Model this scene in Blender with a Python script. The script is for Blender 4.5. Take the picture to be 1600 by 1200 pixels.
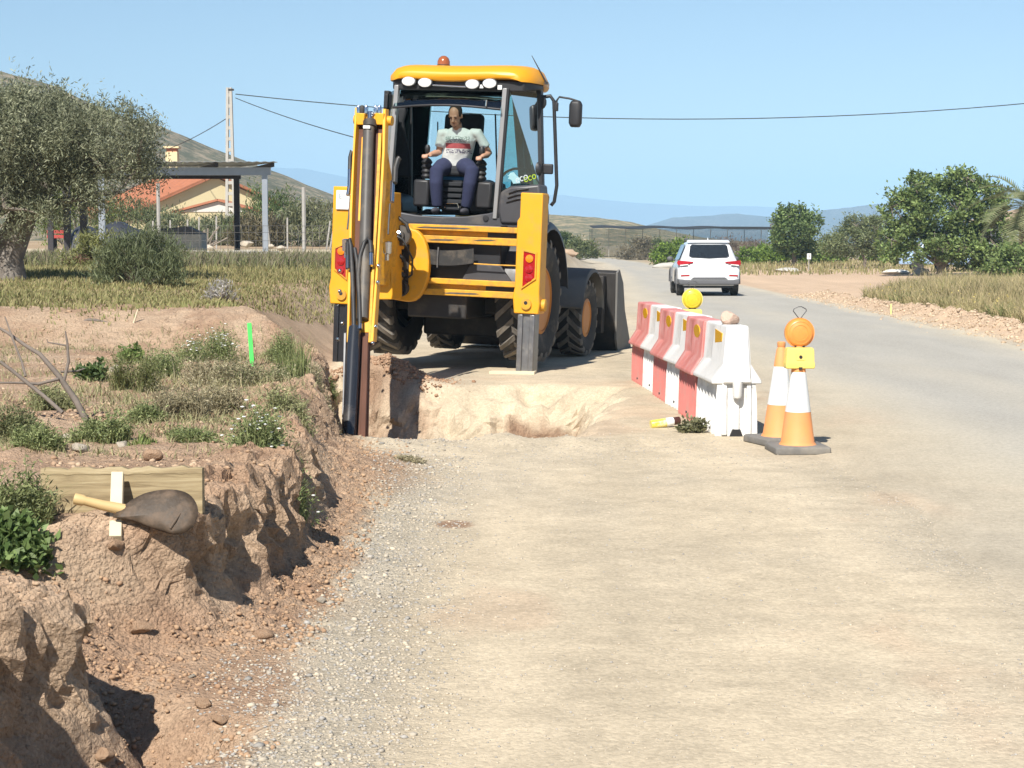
import bpy, bmesh, math, random
import numpy as np
from mathutils import Vector, Matrix
random.seed(7)
R = math.radians
scene = bpy.context.scene
for o in list(bpy.data.objects): bpy.data.objects.remove(o)

# ------------------------------------------------------------------ camera, sky, sun, exposure
EYE = 1.5; FPX = 2800.0; HORIZON = 378.0
PITCH = math.atan((600 - HORIZON) / FPX)
cd = bpy.data.cameras.new('camera'); cam = bpy.data.objects.new('camera', cd)
scene.collection.objects.link(cam); scene.camera = cam
cam.location = (0, 0, EYE); cam.rotation_euler = (math.pi / 2 - PITCH, 0, 0)
cd.sensor_fit = 'HORIZONTAL'; cd.angle = 2 * math.atan(800 / FPX)
cd.clip_start = 0.1; cd.clip_end = 30000

SUN_DIR = Vector((0.32, 0.94, -1.0)).normalized()      # the way the light travels
elev = math.asin(-SUN_DIR.z)
sl = bpy.data.lights.new('sun', 'SUN'); sun = bpy.data.objects.new('sun', sl)
scene.collection.objects.link(sun)
sun.rotation_euler = SUN_DIR.to_track_quat('-Z', 'Y').to_euler()
sl.energy = 5.0; sl.angle = R(0.53); sl.color = (1.0, 0.955, 0.88)
world = bpy.data.worlds.new('World'); scene.world = world; world.use_nodes = True
wn = world.node_tree; wn.nodes.clear()
sky = wn.nodes.new('ShaderNodeTexSky'); sky.sky_type = 'NISHITA'; sky.sun_disc = False
sky.sun_elevation = elev
to_sun = -SUN_DIR
sky.sun_rotation = math.atan2(to_sun.x, to_sun.y)      # clockwise from +Y
sky.altitude = 300; sky.air_density = 1.0; sky.dust_density = 0.2; sky.ozone_density = 3.0
bg = wn.nodes.new('ShaderNodeBackground'); bg.inputs['Strength'].default_value = 0.068
wo = wn.nodes.new('ShaderNodeOutputWorld')
wn.links.new(sky.outputs[0], bg.inputs[0]); wn.links.new(bg.outputs[0], wo.inputs[0])
scene.render.engine = 'CYCLES'
vs = scene.view_settings
vs.view_transform = 'Standard'; vs.look = 'None'; vs.exposure = 0.72; vs.gamma = 1.0; vs.use_curve_mapping = False
scene.cycles.max_bounces = 5; scene.cycles.diffuse_bounces = 2; scene.cycles.glossy_bounces = 2; scene.cycles.transparent_max_bounces = 12; scene.cycles.volume_bounces = 0

# ------------------------------------------------------------------ helpers
COL = scene.collection
def tag(o, label=None, cat=None, group=None, kind=None):
    if label: o['label'] = label
    if cat: o['category'] = cat
    if group: o['group'] = group
    if kind: o['kind'] = kind
    return o
def empty(name, loc=(0, 0, 0), rz=0, matrix=None, label=None, cat=None, group=None):
    o = bpy.data.objects.new(name, None); COL.objects.link(o); o.empty_display_size = 0.2
    if matrix is not None: o.matrix_world = matrix
    else:
        o.location = loc; o.rotation_euler = (0, 0, rz)
    return tag(o, label, cat, group)
def copy_tree(o, parent=None):
    c = o.copy(); COL.objects.link(c); c.parent = parent
    for ch in o.children: copy_tree(ch, c)
    return c

class MB:
    """collects shapes for one mesh object"""
    def __init__(s): s.v = []; s.f = []
    def add(s, vs_, fs_):
        n = len(s.v); s.v += [tuple(p) for p in vs_]; s.f += [tuple(i + n for i in f) for f in fs_]; return s
    def box(s, c, d, rot=None, taper=1.0):
        hx, hy, hz = d[0] / 2, d[1] / 2, d[2] / 2
        pts = []
        for z in (-1, 1):
            k = taper if z > 0 else 1
            for y in (-1, 1):
                for x in (-1, 1):
                    p = Vector((x * hx * k, y * hy * k, z * hz))
                    if rot is not None: p = rot @ p
                    pts.append(p + Vector(c))
        return s.add(pts, [(0, 2, 3, 1), (4, 5, 7, 6), (0, 1, 5, 4), (2, 6, 7, 3), (0, 4, 6, 2), (1, 3, 7, 5)])
    def span(s, a, b):
        return s.box([(a[i] + b[i]) / 2 for i in range(3)], [abs(b[i] - a[i]) for i in range(3)])
    def prism(s, poly, axis, lo, hi):
        n = len(poly)
        def mk(p, t):
            if axis == 'y': return (p[0], t, p[1])
            if axis == 'x': return (t, p[0], p[1])
            return (p[0], p[1], t)
        pts = [mk(p, lo) for p in poly] + [mk(p, hi) for p in poly]
        fs_ = [tuple(range(n)), tuple(range(2 * n - 1, n - 1, -1))]
        fs_ += [(i, (i + 1) % n, n + (i + 1) % n, n + i) for i in range(n)]
        return s.add(pts, fs_)
    def slab(s, poly3, thick):
        """planar polygon in space with thickness along its normal"""
        P = [Vector(p) for p in poly3]; nrm = (P[1] - P[0]).cross(P[2] - P[0]).normalized() * thick
        n = len(P); pts = P + [p + nrm for p in P]
        return s.add(pts, [tuple(range(n - 1, -1, -1)), tuple(range(n, 2 * n))] + [(i, (i + 1) % n, n + (i + 1) % n, n + i) for i in range(n)])
    def tube(s, path, r, n=8, cap=True, sq=1.0):
        P = [Vector(p) for p in path]; m = len(P)
        rr = r if isinstance(r, (list, tuple)) else [r] * m
        up = None; rings = []
        for i in range(m):
            t = (P[min(i + 1, m - 1)] - P[max(i - 1, 0)])
            t = t.normalized() if t.length > 1e-9 else Vector((0, 0, 1))
            if up is None:
                up = Vector((0, 0, 1)) if abs(t.z) < .9 else Vector((0, 1, 0))
            a = t.cross(up).normalized(); b = a.cross(t).normalized(); up = b
            rings.append([P[i] + a * math.cos(2 * math.pi * k / n) * rr[i] + b * math.sin(2 * math.pi * k / n) * rr[i] * sq for k in range(n)])
        return s.loft(rings, cap)
    def loft(s, rings, cap=True, closed=True):
        n = len(rings[0]); pts = [p for r_ in rings for p in r_]; fs_ = []
        for i in range(len(rings) - 1):
            for k in range(n if closed else n - 1):
                k2 = (k + 1) % n
                fs_.append((i * n + k, i * n + k2, (i + 1) * n + k2, (i + 1) * n + k))
        if cap:
            fs_.append(tuple(range(n - 1, -1, -1))); b = (len(rings) - 1) * n; fs_.append(tuple(range(b, b + n)))
        return s.add(pts, fs_)
    def lathe(s, prof, c=(0, 0, 0), axis='z', n=24, cap=True):
        rings = []
        for r_, t in prof:
            ring = []
            for k in range(n):
                a = 2 * math.pi * k / n; x, y = r_ * math.cos(a), r_ * math.sin(a)
                p = {'z': (x, y, t), 'x': (t, x, y), 'y': (y, t, x)}[axis]
                ring.append((p[0] + c[0], p[1] + c[1], p[2] + c[2]))
            rings.append(ring)
        return s.loft(rings, cap)
    def cyl(s, a, b, r, n=12): return s.tube([a, b], r, n)
    def ball(s, c, r, n=12, m=8, rot=None):
        if not isinstance(r, (tuple, list)): r = (r, r, r)
        rings = []
        for j in range(m + 1):
            ph = math.pi * (j + .02 * (j == 0) - .02 * (j == m)) / m
            ring = []
            for k in range(n):
                a = 2 * math.pi * k / n
                p = Vector((r[0] * math.sin(ph) * math.cos(a), r[1] * math.sin(ph) * math.sin(a), -r[2] * math.cos(ph)))
                if rot is not None: p = rot @ p
                ring.append(p + Vector(c))
            rings.append(ring)
        return s.loft(rings)
    def build(s, name, m, parent=None, smooth=None, bevel=0, loc=None, rz=0, seg=2):
        me = bpy.data.meshes.new(name); me.from_pydata(s.v, [], s.f)
        bm = bmesh.new(); bm.from_mesh(me); bmesh.ops.recalc_face_normals(bm, faces=bm.faces); bm.to_mesh(me); bm.free()
        if smooth:
            me.shade_smooth(); me.set_sharp_from_angle(angle=R(smooth))
        o = bpy.data.objects.new(name, me); COL.objects.link(o)
        if m: me.materials.append(m)
        if parent: o.parent = parent
        if loc is not None: o.location = loc
        if rz: o.rotation_euler = (0, 0, rz)
        if bevel:
            b = o.modifiers.new('bevel', 'BEVEL'); b.width = bevel; b.segments = seg; b.limit_method = 'ANGLE'; b.angle_limit = R(35)
            me.shade_smooth(); me.set_sharp_from_angle(angle=R(50))
            b.harden_normals = False
        return o

def np_mesh(name, V, F, m, parent=None, cols=None, smooth=False):
    """fast mesh from numpy arrays; F is (M,3) or (M,4); cols is one rgb per vertex"""
    V = np.asarray(V, np.float32); F = np.asarray(F, np.int32); k = F.shape[1]
    me = bpy.data.meshes.new(name)
    me.vertices.add(len(V)); me.vertices.foreach_set('co', V.ravel())
    me.loops.add(F.size); me.loops.foreach_set('vertex_index', F.ravel())
    me.polygons.add(len(F)); me.polygons.foreach_set('loop_start', np.arange(0, F.size, k, dtype=np.int32))
    if smooth: me.polygons.foreach_set('use_smooth', np.ones(len(F), bool))
    me.update(calc_edges=True)
    if cols is not None:
        a = me.color_attributes.new('Col', 'FLOAT_COLOR', 'POINT')
        c = np.ones((len(V), 4), np.float32); cols = np.asarray(cols); c[:, :cols.shape[1]] = cols; a.data.foreach_set('color', c.ravel())
    me.materials.append(m)
    o = bpy.data.objects.new(name, me); COL.objects.link(o)
    if parent: o.parent = parent
    return o

# ------------------------------------------------------------------ materials
def nodes_of(m):
    m.use_nodes = True; nt = m.node_tree
    return nt, nt.nodes['Principled BSDF'], nt.nodes['Material Output']
MATS = {}
def mat(name, col, rough=.6, metal=0., var=.12, scale=6., bump=0., bscale=40., dirt=None, dirt_amt=.4, dscale=3., spec=.5, coat=0., coords='Object'):
    """plain painted / moulded material with mottling, optional dirt patches and fine relief"""
    if name in MATS: return MATS[name]
    m = bpy.data.materials.new(name); nt, b, out = nodes_of(m); L = nt.links.new
    tc = nt.nodes.new('ShaderNodeTexCoord')
    n1 = nt.nodes.new('ShaderNodeTexNoise'); n1.inputs['Scale'].default_value = scale; n1.inputs['Detail'].default_value = 6
    L(tc.outputs[coords], n1.inputs['Vector'])
    mx = nt.nodes.new('ShaderNodeMix'); mx.data_type = 'RGBA'
    mx.inputs['A'].default_value = tuple(c * (1 - var) for c in col) + (1,)
    mx.inputs['B'].default_value = tuple(min(1, c * (1 + var)) for c in col) + (1,)
    L(n1.outputs['Fac'], mx.inputs['Factor']); last = mx.outputs['Result']
    if dirt:
        n2 = nt.nodes.new('ShaderNodeTexNoise'); n2.inputs['Scale'].default_value = dscale; n2.inputs['Detail'].default_value = 8; n2.inputs['Roughness'].default_value = .7
        L(tc.outputs[coords], n2.inputs['Vector'])
        rp = nt.nodes.new('ShaderNodeValToRGB'); rp.color_ramp.elements[0].position = .62 - dirt_amt * .35; rp.color_ramp.elements[1].position = .72
        L(n2.outputs['Fac'], rp.inputs['Fac'])
        m2 = nt.nodes.new('ShaderNodeMix'); m2.data_type = 'RGBA'; m2.inputs['B'].default_value = tuple(dirt) + (1,)
        ml = nt.nodes.new('ShaderNodeMath'); ml.operation = 'MULTIPLY'; ml.inputs[1].default_value = min(1, dirt_amt * 1.5)
        L(rp.outputs['Color'], ml.inputs[0]); L(ml.outputs[0], m2.inputs['Factor']); L(last, m2.inputs['A']); last = m2.outputs['Result']
        rr = nt.nodes.new('ShaderNodeMapRange'); rr.inputs['To Min'].default_value = rough; rr.inputs['To Max'].default_value = min(1, rough + .35)
        L(ml.outputs[0], rr.inputs['Value']); L(rr.outputs[0], b.inputs['Roughness'])
    else: b.inputs['Roughness'].default_value = rough
    L(last, b.inputs['Base Color']); b.inputs['Metallic'].default_value = metal
    b.inputs['Specular IOR Level'].default_value = spec; b.inputs['Coat Weight'].default_value = coat
    if bump:
        n3 = nt.nodes.new('ShaderNodeTexNoise'); n3.inputs['Scale'].default_value = bscale; n3.inputs['Detail'].default_value = 8
        L(tc.outputs[coords], n3.inputs['Vector'])
        bp = nt.nodes.new('ShaderNodeBump'); bp.inputs['Strength'].default_value = bump; bp.inputs['Distance'].default_value = .01
        L(n3.outputs['Fac'], bp.inputs['Height']); L(bp.outputs[0], b.inputs['Normal'])
    MATS[name] = m; return m
def glass_mat(name, tint, gloss=.12):
    m = bpy.data.materials.new(name); nt, b, out = nodes_of(m); L = nt.links.new; nt.nodes.remove(b)
    t = nt.nodes.new('ShaderNodeBsdfTransparent'); t.inputs[0].default_value = tuple(tint) + (1,)
    g = nt.nodes.new('ShaderNodeBsdfGlossy'); g.inputs['Roughness'].default_value = .03; g.inputs[0].default_value = (.9, .95, .95, 1)
    fr = nt.nodes.new('ShaderNodeFresnel'); fr.inputs[0].default_value = 1.5
    mx = nt.nodes.new('ShaderNodeMixShader')
    ad = nt.nodes.new('ShaderNodeMath'); ad.operation = 'ADD'; ad.inputs[1].default_value = gloss * .3
    L(fr.outputs[0], ad.inputs[0]); L(ad.outputs[0], mx.inputs[0]); L(t.outputs[0], mx.inputs[1]); L(g.outputs[0], mx.inputs[2]); L(mx.outputs[0], out.inputs[0])
    return m
def leaf_mat(name, trans=.3, rough=.55, gain=1.0):
    m = bpy.data.materials.new(name); nt, b, out = nodes_of(m); L = nt.links.new
    a = nt.nodes.new('ShaderNodeVertexColor'); a.layer_name = 'Col'
    L(a.outputs[0], b.inputs['Base Color']); b.inputs['Roughness'].default_value = rough; b.inputs['Specular IOR Level'].default_value = .35
    if trans:
        t = nt.nodes.new('ShaderNodeBsdfTranslucent'); L(a.outputs[0], t.inputs[0])
        mx = nt.nodes.new('ShaderNodeMixShader'); mx.inputs[0].default_value = trans
        L(b.outputs[0], mx.inputs[1]); L(t.outputs[0], mx.inputs[2]); L(mx.outputs[0], out.inputs[0])
    return m
LEAF = leaf_mat('leaf'); DRY = leaf_mat('dry_grass', .2, .8); STONE_M = None
BARK = mat('bark', (.16, .13, .10), .9, var=.45, scale=9, bump=.9, bscale=25)
TWIG = mat('twig', (.24, .20, .16), .9, var=.3, scale=8, bump=.4)

# ------------------------------------------------------------------ noise
def _h(ix, iy, seed):
    n = (ix.astype(np.int64) * 374761393 + iy.astype(np.int64) * 668265263 + seed * 982451653) & 0x7fffffff
    n = ((n ^ (n >> 13)) * 1274126177) & 0x7fffffff
    return ((n ^ (n >> 16)) & 0xffff) / 65535.0
def vnoise(x, y, seed=0):
    x = np.asarray(x, float); y = np.asarray(y, float)
    ix = np.floor(x); iy = np.floor(y); fx = x - ix; fy = y - iy
    fx = fx * fx * (3 - 2 * fx); fy = fy * fy * (3 - 2 * fy)
    a = _h(ix, iy, seed); b = _h(ix + 1, iy, seed); c = _h(ix, iy + 1, seed); d = _h(ix + 1, iy + 1, seed)
    return (a * (1 - fx) + b * fx) * (1 - fy) + (c * (1 - fx) + d * fx) * fy
def fbm(x, y, seed=0, o=4, g=.5):
    t = 0; a = 1; w = 0
    for i in range(o):
        t = t + a * vnoise(x * 2 ** i + 17.3 * i, y * 2 ** i + 5.1 * i, seed + i); w += a; a *= g
    return t / w - .5
def sst(a, b, x):
    t = np.clip((x - a) / (b - a), 0, 1); return t * t * (3 - 2 * t)

# ------------------------------------------------------------------ terrain
EY = [0, 4.0, 4.55, 4.95, 5.45, 5.85, 6.3, 6.6, 7.3, 8.25, 8.6, 9.3, 10.2, 11.2, 12.2, 13.2, 14.5, 16.5, 17.6, 18.6, 19.6, 22, 26, 40, 60, 90, 130, 200]
EX = [-1.6, -1.52, -1.30, -1.52, -1.22, -1.62, -1.50, -1.12, -.99, -.885, -1.06, -.93, -1.06, -1.12, -1.22, -1.36, -1.50, -1.70, -1.83, -2.02, -2.2, -2.35, -2.35, -1.2, 1.0, 4.0, 5.2, 6.5]
WY = [0, 4.8, 5.5, 5.8, 6.3, 6.6, 8.3, 8.7, 9.4, 10.2, 11.2, 12.4, 13.4, 16.5, 18.6, 20, 30, 60]
WX = [.13, .10, .11, .55, .55, .11, .10, .22, .12, .30, .34, .20, .11, .14, .5, .8, 1.2, 3.]
WX[14] = 1.1; WX[15] = 1.3
def edge(y):
    return np.interp(y, EY, EX) + (fbm(y * 1.9, y * 0 + 3, 11, 4) * .20 + fbm(y * 11, y * 0 + 9, 12, 3) * .035) * np.clip(18.5 - y, 0.2, 1)
ROADL = lambda y: np.interp(y, [0, 50, 90, 131, 160, 200], [2.1, 2.3, 4.7, 5.9, 5.2, 2.0])
ROADR = lambda y: np.interp(y, [0, 20, 26, 50, 90, 131, 160, 200], [7.2, 7.25, 7.4, 7.75, 8.4, 9.4, 9.2, 6.5])
def pit_mask(x, y):
    jag = fbm(x * 1.7, y * 1.7, 31, 4)
    yn = 13.45 + .75 * jag + .16 * np.sin(x * 2.1 + .6) + np.clip(x - .15, 0, 2) * .55
    yf = 19.05 - .35 * np.clip(x - .2, 0, 2) + .75 * jag + .10 * np.sin(x * 3.3)
    xl = -1.40 - (y - 13.4) * .105 + .10 * jag
    xr = .62 + (y - 13.5) * .13 + .55 * jag
    a = np.minimum(np.minimum((y - yn) / .22, (yf - y) / 1.25), np.minimum((x - xl) / .16, (xr - x) / .75))
    return np.clip(a, 0, 1)
def cells(x, y, k, seed):
    wx = x * k + 1.6 * fbm(x * k * .5, y * k * .5, seed + 1, 2); wy = y * k + 1.6 * fbm(x * k * .5 + 9, y * k * .5, seed + 2, 2)
    return _h(np.floor(wx), np.floor(wy), seed) - .5
def height(x, y, full=False):
    x = np.asarray(x, float); y = np.asarray(y, float)
    e = edge(y); w = np.interp(y, WY, WX); s = e - x
    near = np.clip(1 - y / 80, 0, 1)
    t = sst(0, 1, s / w + .15)
    scarp = sst(17.0, 18.5, y + .9 * fbm(x * .45, y * .3, 21, 3))
    hb = .45 - .07 * sst(7.0, 5.6, y) + .12 * sst(5.3, 4.8, y) + .36 * scarp + np.clip(y - 19, 0, 120) * .0058 + np.clip(-x - 1.5, 0, 8) * .012
    hb = hb + (fbm(x * .8, y * .8, 22, 4) * .16 + fbm(x * 3, y * 3, 23, 3) * .05) * near + fbm(x * 14, y * 14, 24, 3) * .022 * np.clip(1 - y / 20, 0, 1)
    hb = hb + .05 * np.exp(-((s - .25) / .2) ** 2) * near
    blk = np.exp(-((s - .12) / .35) ** 2) * (y < 19)
    hb = hb + blk * (cells(x, y, 5, 131) * .075 + cells(x, y, 12, 135) * .045 + cells(x, y, 25, 136) * .02) + cells(x, y, 9, 137) * .018 * (y < 18.6)
    # earthy foot of the bank and the shallow drain before the gravel
    foot = np.exp(-np.clip(-s, 0, 9) / .16) * .10 * (y < 14) - .30 * np.exp(-((s + .17) / .19) ** 2) * sst(6.4, 5.2, y)
    foot = foot + .16 * np.exp(-np.clip(-s, 0, 9) / .20) * np.exp(-((y - 6.05) / .35) ** 2)
    rough = (fbm(x * 10, y * 10, 25, 4) * .05 + (.25 - np.abs(fbm(x * 19, y * 19, 27, 3))) * .05 + cells(x, y, 17, 139) * .022 + cells(x, y, 34, 141) * .012) * np.exp(-np.clip(-s - .1, 0, 9) / .25) * (y < 20)
    # dirt spill over the gravel at the near lip of the pit
    spill = .09 * np.exp(-((x + .95) / .30) ** 2 - ((y - 11.3) / 1.0) ** 2)
    flat = .010 * fbm(x * 1.1, y * 1.1, 26, 3) * np.clip(1 - y / 60, .1, 1) + foot + rough + spill
    h = flat * (1 - t) + hb * t
    # pit being dug
    pm = pit_mask(x, y); pj = sst(0, 1, pm)
    h = h * (1 - pj * (s < .03)) - pj * (.95 + .25 * fbm(x * 2.2, y * 2.2, 41, 4)) * (s < .03)
    lip = np.clip(1 - np.abs(pm - .3) / .3, 0, 1) * (pm > 0)
    h = h + lip * (fbm(x * 5, y * 5, 42, 4) * .20 + cells(x, y, 8, 143) * .045 + cells(x, y, 18, 144) * .025) + pj * cells(x, y, 5, 145) * .05
    h = h + np.exp(-((y - 13.15 - .42 * fbm(x * 1.7, y * 0 + 13.4, 31, 4)) / .30) ** 2) * sst(-1.3, -.9, x) * sst(1.5, .9, x) * (.055 + .24 * fbm(x * 2.6, y * 1.2, 46, 4)) * (pm < .3)
    # spoil heap beside the left stabiliser
    h = h + .34 * np.exp(-((x + 1.42) / .42) ** 2 - ((y - 19.0) / .38) ** 2) * (1 + .5 * fbm(x * 5, y * 5, 43, 4)) + .16 * np.exp(-((x + 1.95) / .35) ** 2 - ((y - 20.0) / .6) ** 2)
    # right verge: windrow of loose earth, then grass
    rr = ROADR(y); d = x - rr
    berm = np.exp(-((d - .55) / .38) ** 2) * (.20 + .35 * fbm(x * 1.6, y * 1.1, 51, 4) + cells(x, y, 5, 151) * .07 + cells(x, y, 12, 153) * .04) * sst(52, 46, y)
    h = h + np.clip(berm, 0, 1) + sst(.7, 2.5, d) * .12 * sst(58, 48, y) + sst(.3, 40, d) * .5 + sst(1.0, 2.0, d) * fbm(x * .5, y * .5, 52, 3) * .15 * near
    if full: return h, s, t, pm, d, e, w
    return h
def H(x, y): return float(height(np.array([x]), np.array([y]))[0])
def ray(px, py):
    f = Vector((0, math.cos(PITCH), -math.sin(PITCH))); u = Vector((0, math.sin(PITCH), math.cos(PITCH)))
    return Vector(((px - 800) / FPX, 0, 0)) + u * ((600 - py) / FPX) + f
def at(px, py, Y):                       # the point of a sight line at distance Y
    d = ray(px, py); k = Y / d.y; return Vector((d.x * k, Y, EYE + d.z * k))
def on_ground(px, py):                   # where a sight line meets the terrain
    d = ray(px, py); ys = np.concatenate([np.arange(4, 40, .02), np.arange(40, 200, .2)])
    z = EYE + d.z * ys / d.y; x = d.x * ys / d.y
    hit = np.nonzero(z <= height(x, ys))[0]
    i = hit[0] if len(hit) else -1
    return Vector((x[i], ys[i], float(height(x[i:i + 1] if i >= 0 else x[-1:], ys[i:i + 1] if i >= 0 else ys[-1:])[0])))

def geo(a, b, n): return list(np.geomspace(a, b, n))
us = sorted(set(np.round(np.concatenate([
    -np.array(geo(8, 7000, 46)), np.arange(-8, -3.2, .10), np.arange(-3.2, -1.9, .03), np.arange(-1.9, -1.27, .016), np.arange(-1.27, -1.06, .0055),
    np.arange(-1.06, -.75, .012), np.arange(-.75, 0, .03), np.arange(0, 2.4, .045), np.arange(2.4, 7, .14), np.arange(7, 9.2, .055), np.arange(9.2, 12, .14), np.array(geo(12, 7000, 46))]), 4)))
ys_ = np.concatenate([[-400, -60, -10, 0, 2], np.arange(3.4, 14, .024), np.arange(14, 21, .035), np.arange(21, 34, .09), np.arange(34, 60, .2), np.array(geo(60, 9000, 90))])
U, Y = np.meshgrid(np.array(us), ys_)
E_ = np.clip(edge(Y) + 1.1, -1.25, .35) * sst(45, 24, Y)
k_ = sst(2.9, .7, np.abs(U + 1.15))
X = U + E_ * k_
Z, S, T, PM, D, EE, WW = height(X, Y, True)
# crumbling faces: push the steep faces in and out in upright flutes
cm = 4 * T * (1 - T) * np.clip((.3 - WW) / .15, 0, 1) * (Y < 18)
ridge = 1 - np.abs(2 * vnoise(Y * 4.2 + .6 * fbm(Z * 4, Y * 2, 65, 3), Z * 1.3, 66) - 1); ridge2 = 1 - np.abs(2 * vnoise(Y * 11 + .5 * fbm(Z * 6, Y * 3, 67, 3), Z * 2.6, 68) - 1)
X = X + cm * (fbm(Y * 7, Z * 4.0, 61, 4) * .15 + fbm(Y * 20, Z * 16, 62, 3) * .09 - .09 * ridge ** 3 - .085 * ridge2 ** 4 + .03 + .07 * np.clip(T - .5, 0, 1) + (cells(Y, Z, 13, 147) * .05 + cells(Y, Z, 27, 148) * .03) * (1 - .65 * sst(6.6, 5.6, Y)) + fbm(Y * 42, Z * 42, 150, 3) * .05 * sst(7.5, 6, Y))
Y2 = Y + cm * fbm(Z * 9 + 4, Y * 9, 63, 3) * .10
pc = 4 * PM * (1 - PM)
Y2 = Y2 + pc * (fbm(X * 4, Z * 5, 64, 4) * .30 + cells(X, Z, 8, 149) * .05)
# colours of the ground: tan gravel, red earth, dry field
tan = np.array([.505, .420, .298]); red = np.array([.40, .255, .165]); pale = np.array([.475, .345, .235]); grey = np.array([.415, .37, .295]); field = np.array([.33, .25, .15]); far = np.array([.30, .245, .15])
def lerp(a, b, t): return a + (b - a) * t[..., None]
n_big = fbm(X * .5, Y * .5, 71, 4); n_mid = fbm(X * 2.3, Y * 2.3, 72, 4); n_f = fbm(X * 9, Y * 9, 73, 3)
def gravel_col(X, Y, n_big):
    Cg = lerp(np.broadcast_to(tan, X.shape + (3,)).copy(), grey, np.clip(.08 + 1.15 * fbm(X * .8, Y * .35, 74, 4) + .55 * np.exp(-((X + .62 + .15 * n_big) / .30) ** 2) * (Y < 11) + .5 * sst(2.0, 4.0, X), 0, .85))
    trk_ = fbm(X * 2.4 + .5 * fbm(Y * .3, X * .2, 78, 2), Y * .16, 77, 3); Cg = Cg * (1 + .30 * np.clip(trk_, -.3, .3) * sst(-.8, -.3, X))[..., None] * (1 + .10 * fbm(X * .35, Y * .9, 79, 3))[..., None]
    return lerp(Cg, pale, np.clip(sst(.10, .24, fbm(X * 1.3, Y * .7, 75, 4)) * .45 * (Y < 20), 0, 1))
Cg = gravel_col(X, Y, n_big)
mound = np.exp(-((X + 1.30) / .50) ** 2 - ((Y - 19.2) / .6) ** 2)
Ce = lerp(np.broadcast_to(red, X.shape + (3,)).copy(), pale, np.clip(.55 + 1.6 * n_mid + .8 * n_f + 1.2 * T * (1 - T) * 2, 0, 1))
Ce = lerp(Ce, red * .80, np.clip(sst(.0, .25, n_big) * .5, 0, 1))
Ce = lerp(Ce, red * .72, np.clip(sst(.05, .5, PM) * (.85 + 1.2 * n_mid), 0, 1))  # redder earth in the pit, darkened further to offset full sun on its wall
earth = np.maximum(sst(-.30, -.12, S + .14 * n_mid + .06 * n_f) * (Y < 30), sst(.06, -.06, X + .84 + .22 * n_mid + .12 * n_f - .06 * sst(9, 5, Y)) * (Y < 12.5))
earth = np.maximum(earth, np.clip(2.2 * np.exp(-((X + .95) / .34) ** 2 - ((Y - 11.2) / 1.0) ** 2) + .6 * n_f + .5 * n_mid - .3, 0, 1))
earth = np.maximum(earth, sst(.25, .55, mound + .3 * n_f))
earth = np.maximum(earth, sst(.45, .60, np.exp(-((X + .31) / .13) ** 2 - ((Y - 9.45) / .16) ** 2) + .5 * n_f))
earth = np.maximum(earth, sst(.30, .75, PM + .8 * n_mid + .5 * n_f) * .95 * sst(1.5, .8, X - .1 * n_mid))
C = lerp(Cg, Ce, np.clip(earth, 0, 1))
fieldm = T * sst(16.8, 18.2, Y) * np.maximum(sst(.5, 1.5, S), sst(26, 34, Y))
C = lerp(C, lerp(Ce, field, np.clip(.6 + n_big, 0, 1)), np.clip(fieldm * sst(18.2, 19.6, Y), 0, 1))
C = lerp(C, pale * 1.05, np.clip(sst(-.05, .25, D) * sst(14, 20, Y) * (Y < 75), 0, 1))
C = lerp(C, field, sst(1.0, 2.2, D + n_mid) * sst(50, 44, Y - .15 * D) * sst(14, 20, Y))
C = lerp(C, pale * 1.12, sst(46, 50, Y) * (Y < 140) * sst(.4, 1, D))
C = lerp(C, far, sst(100, 180, Y))
C = lerp(C, np.array([.52, .44, .30]), T * sst(44, 46, Y) * sst(75, 70, Y) * sst(-3, -5, X))
C = np.clip(C * (1 + .30 * n_f[..., None] + .25 * n_mid[..., None]), .02, .9)
ny, nx = X.shape
idx = np.arange(ny * nx).reshape(ny, nx)
F = np.stack([idx[:-1, :-1], idx[:-1, 1:], idx[1:, 1:], idx[1:, :-1]], -1).reshape(-1, 4)

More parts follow.
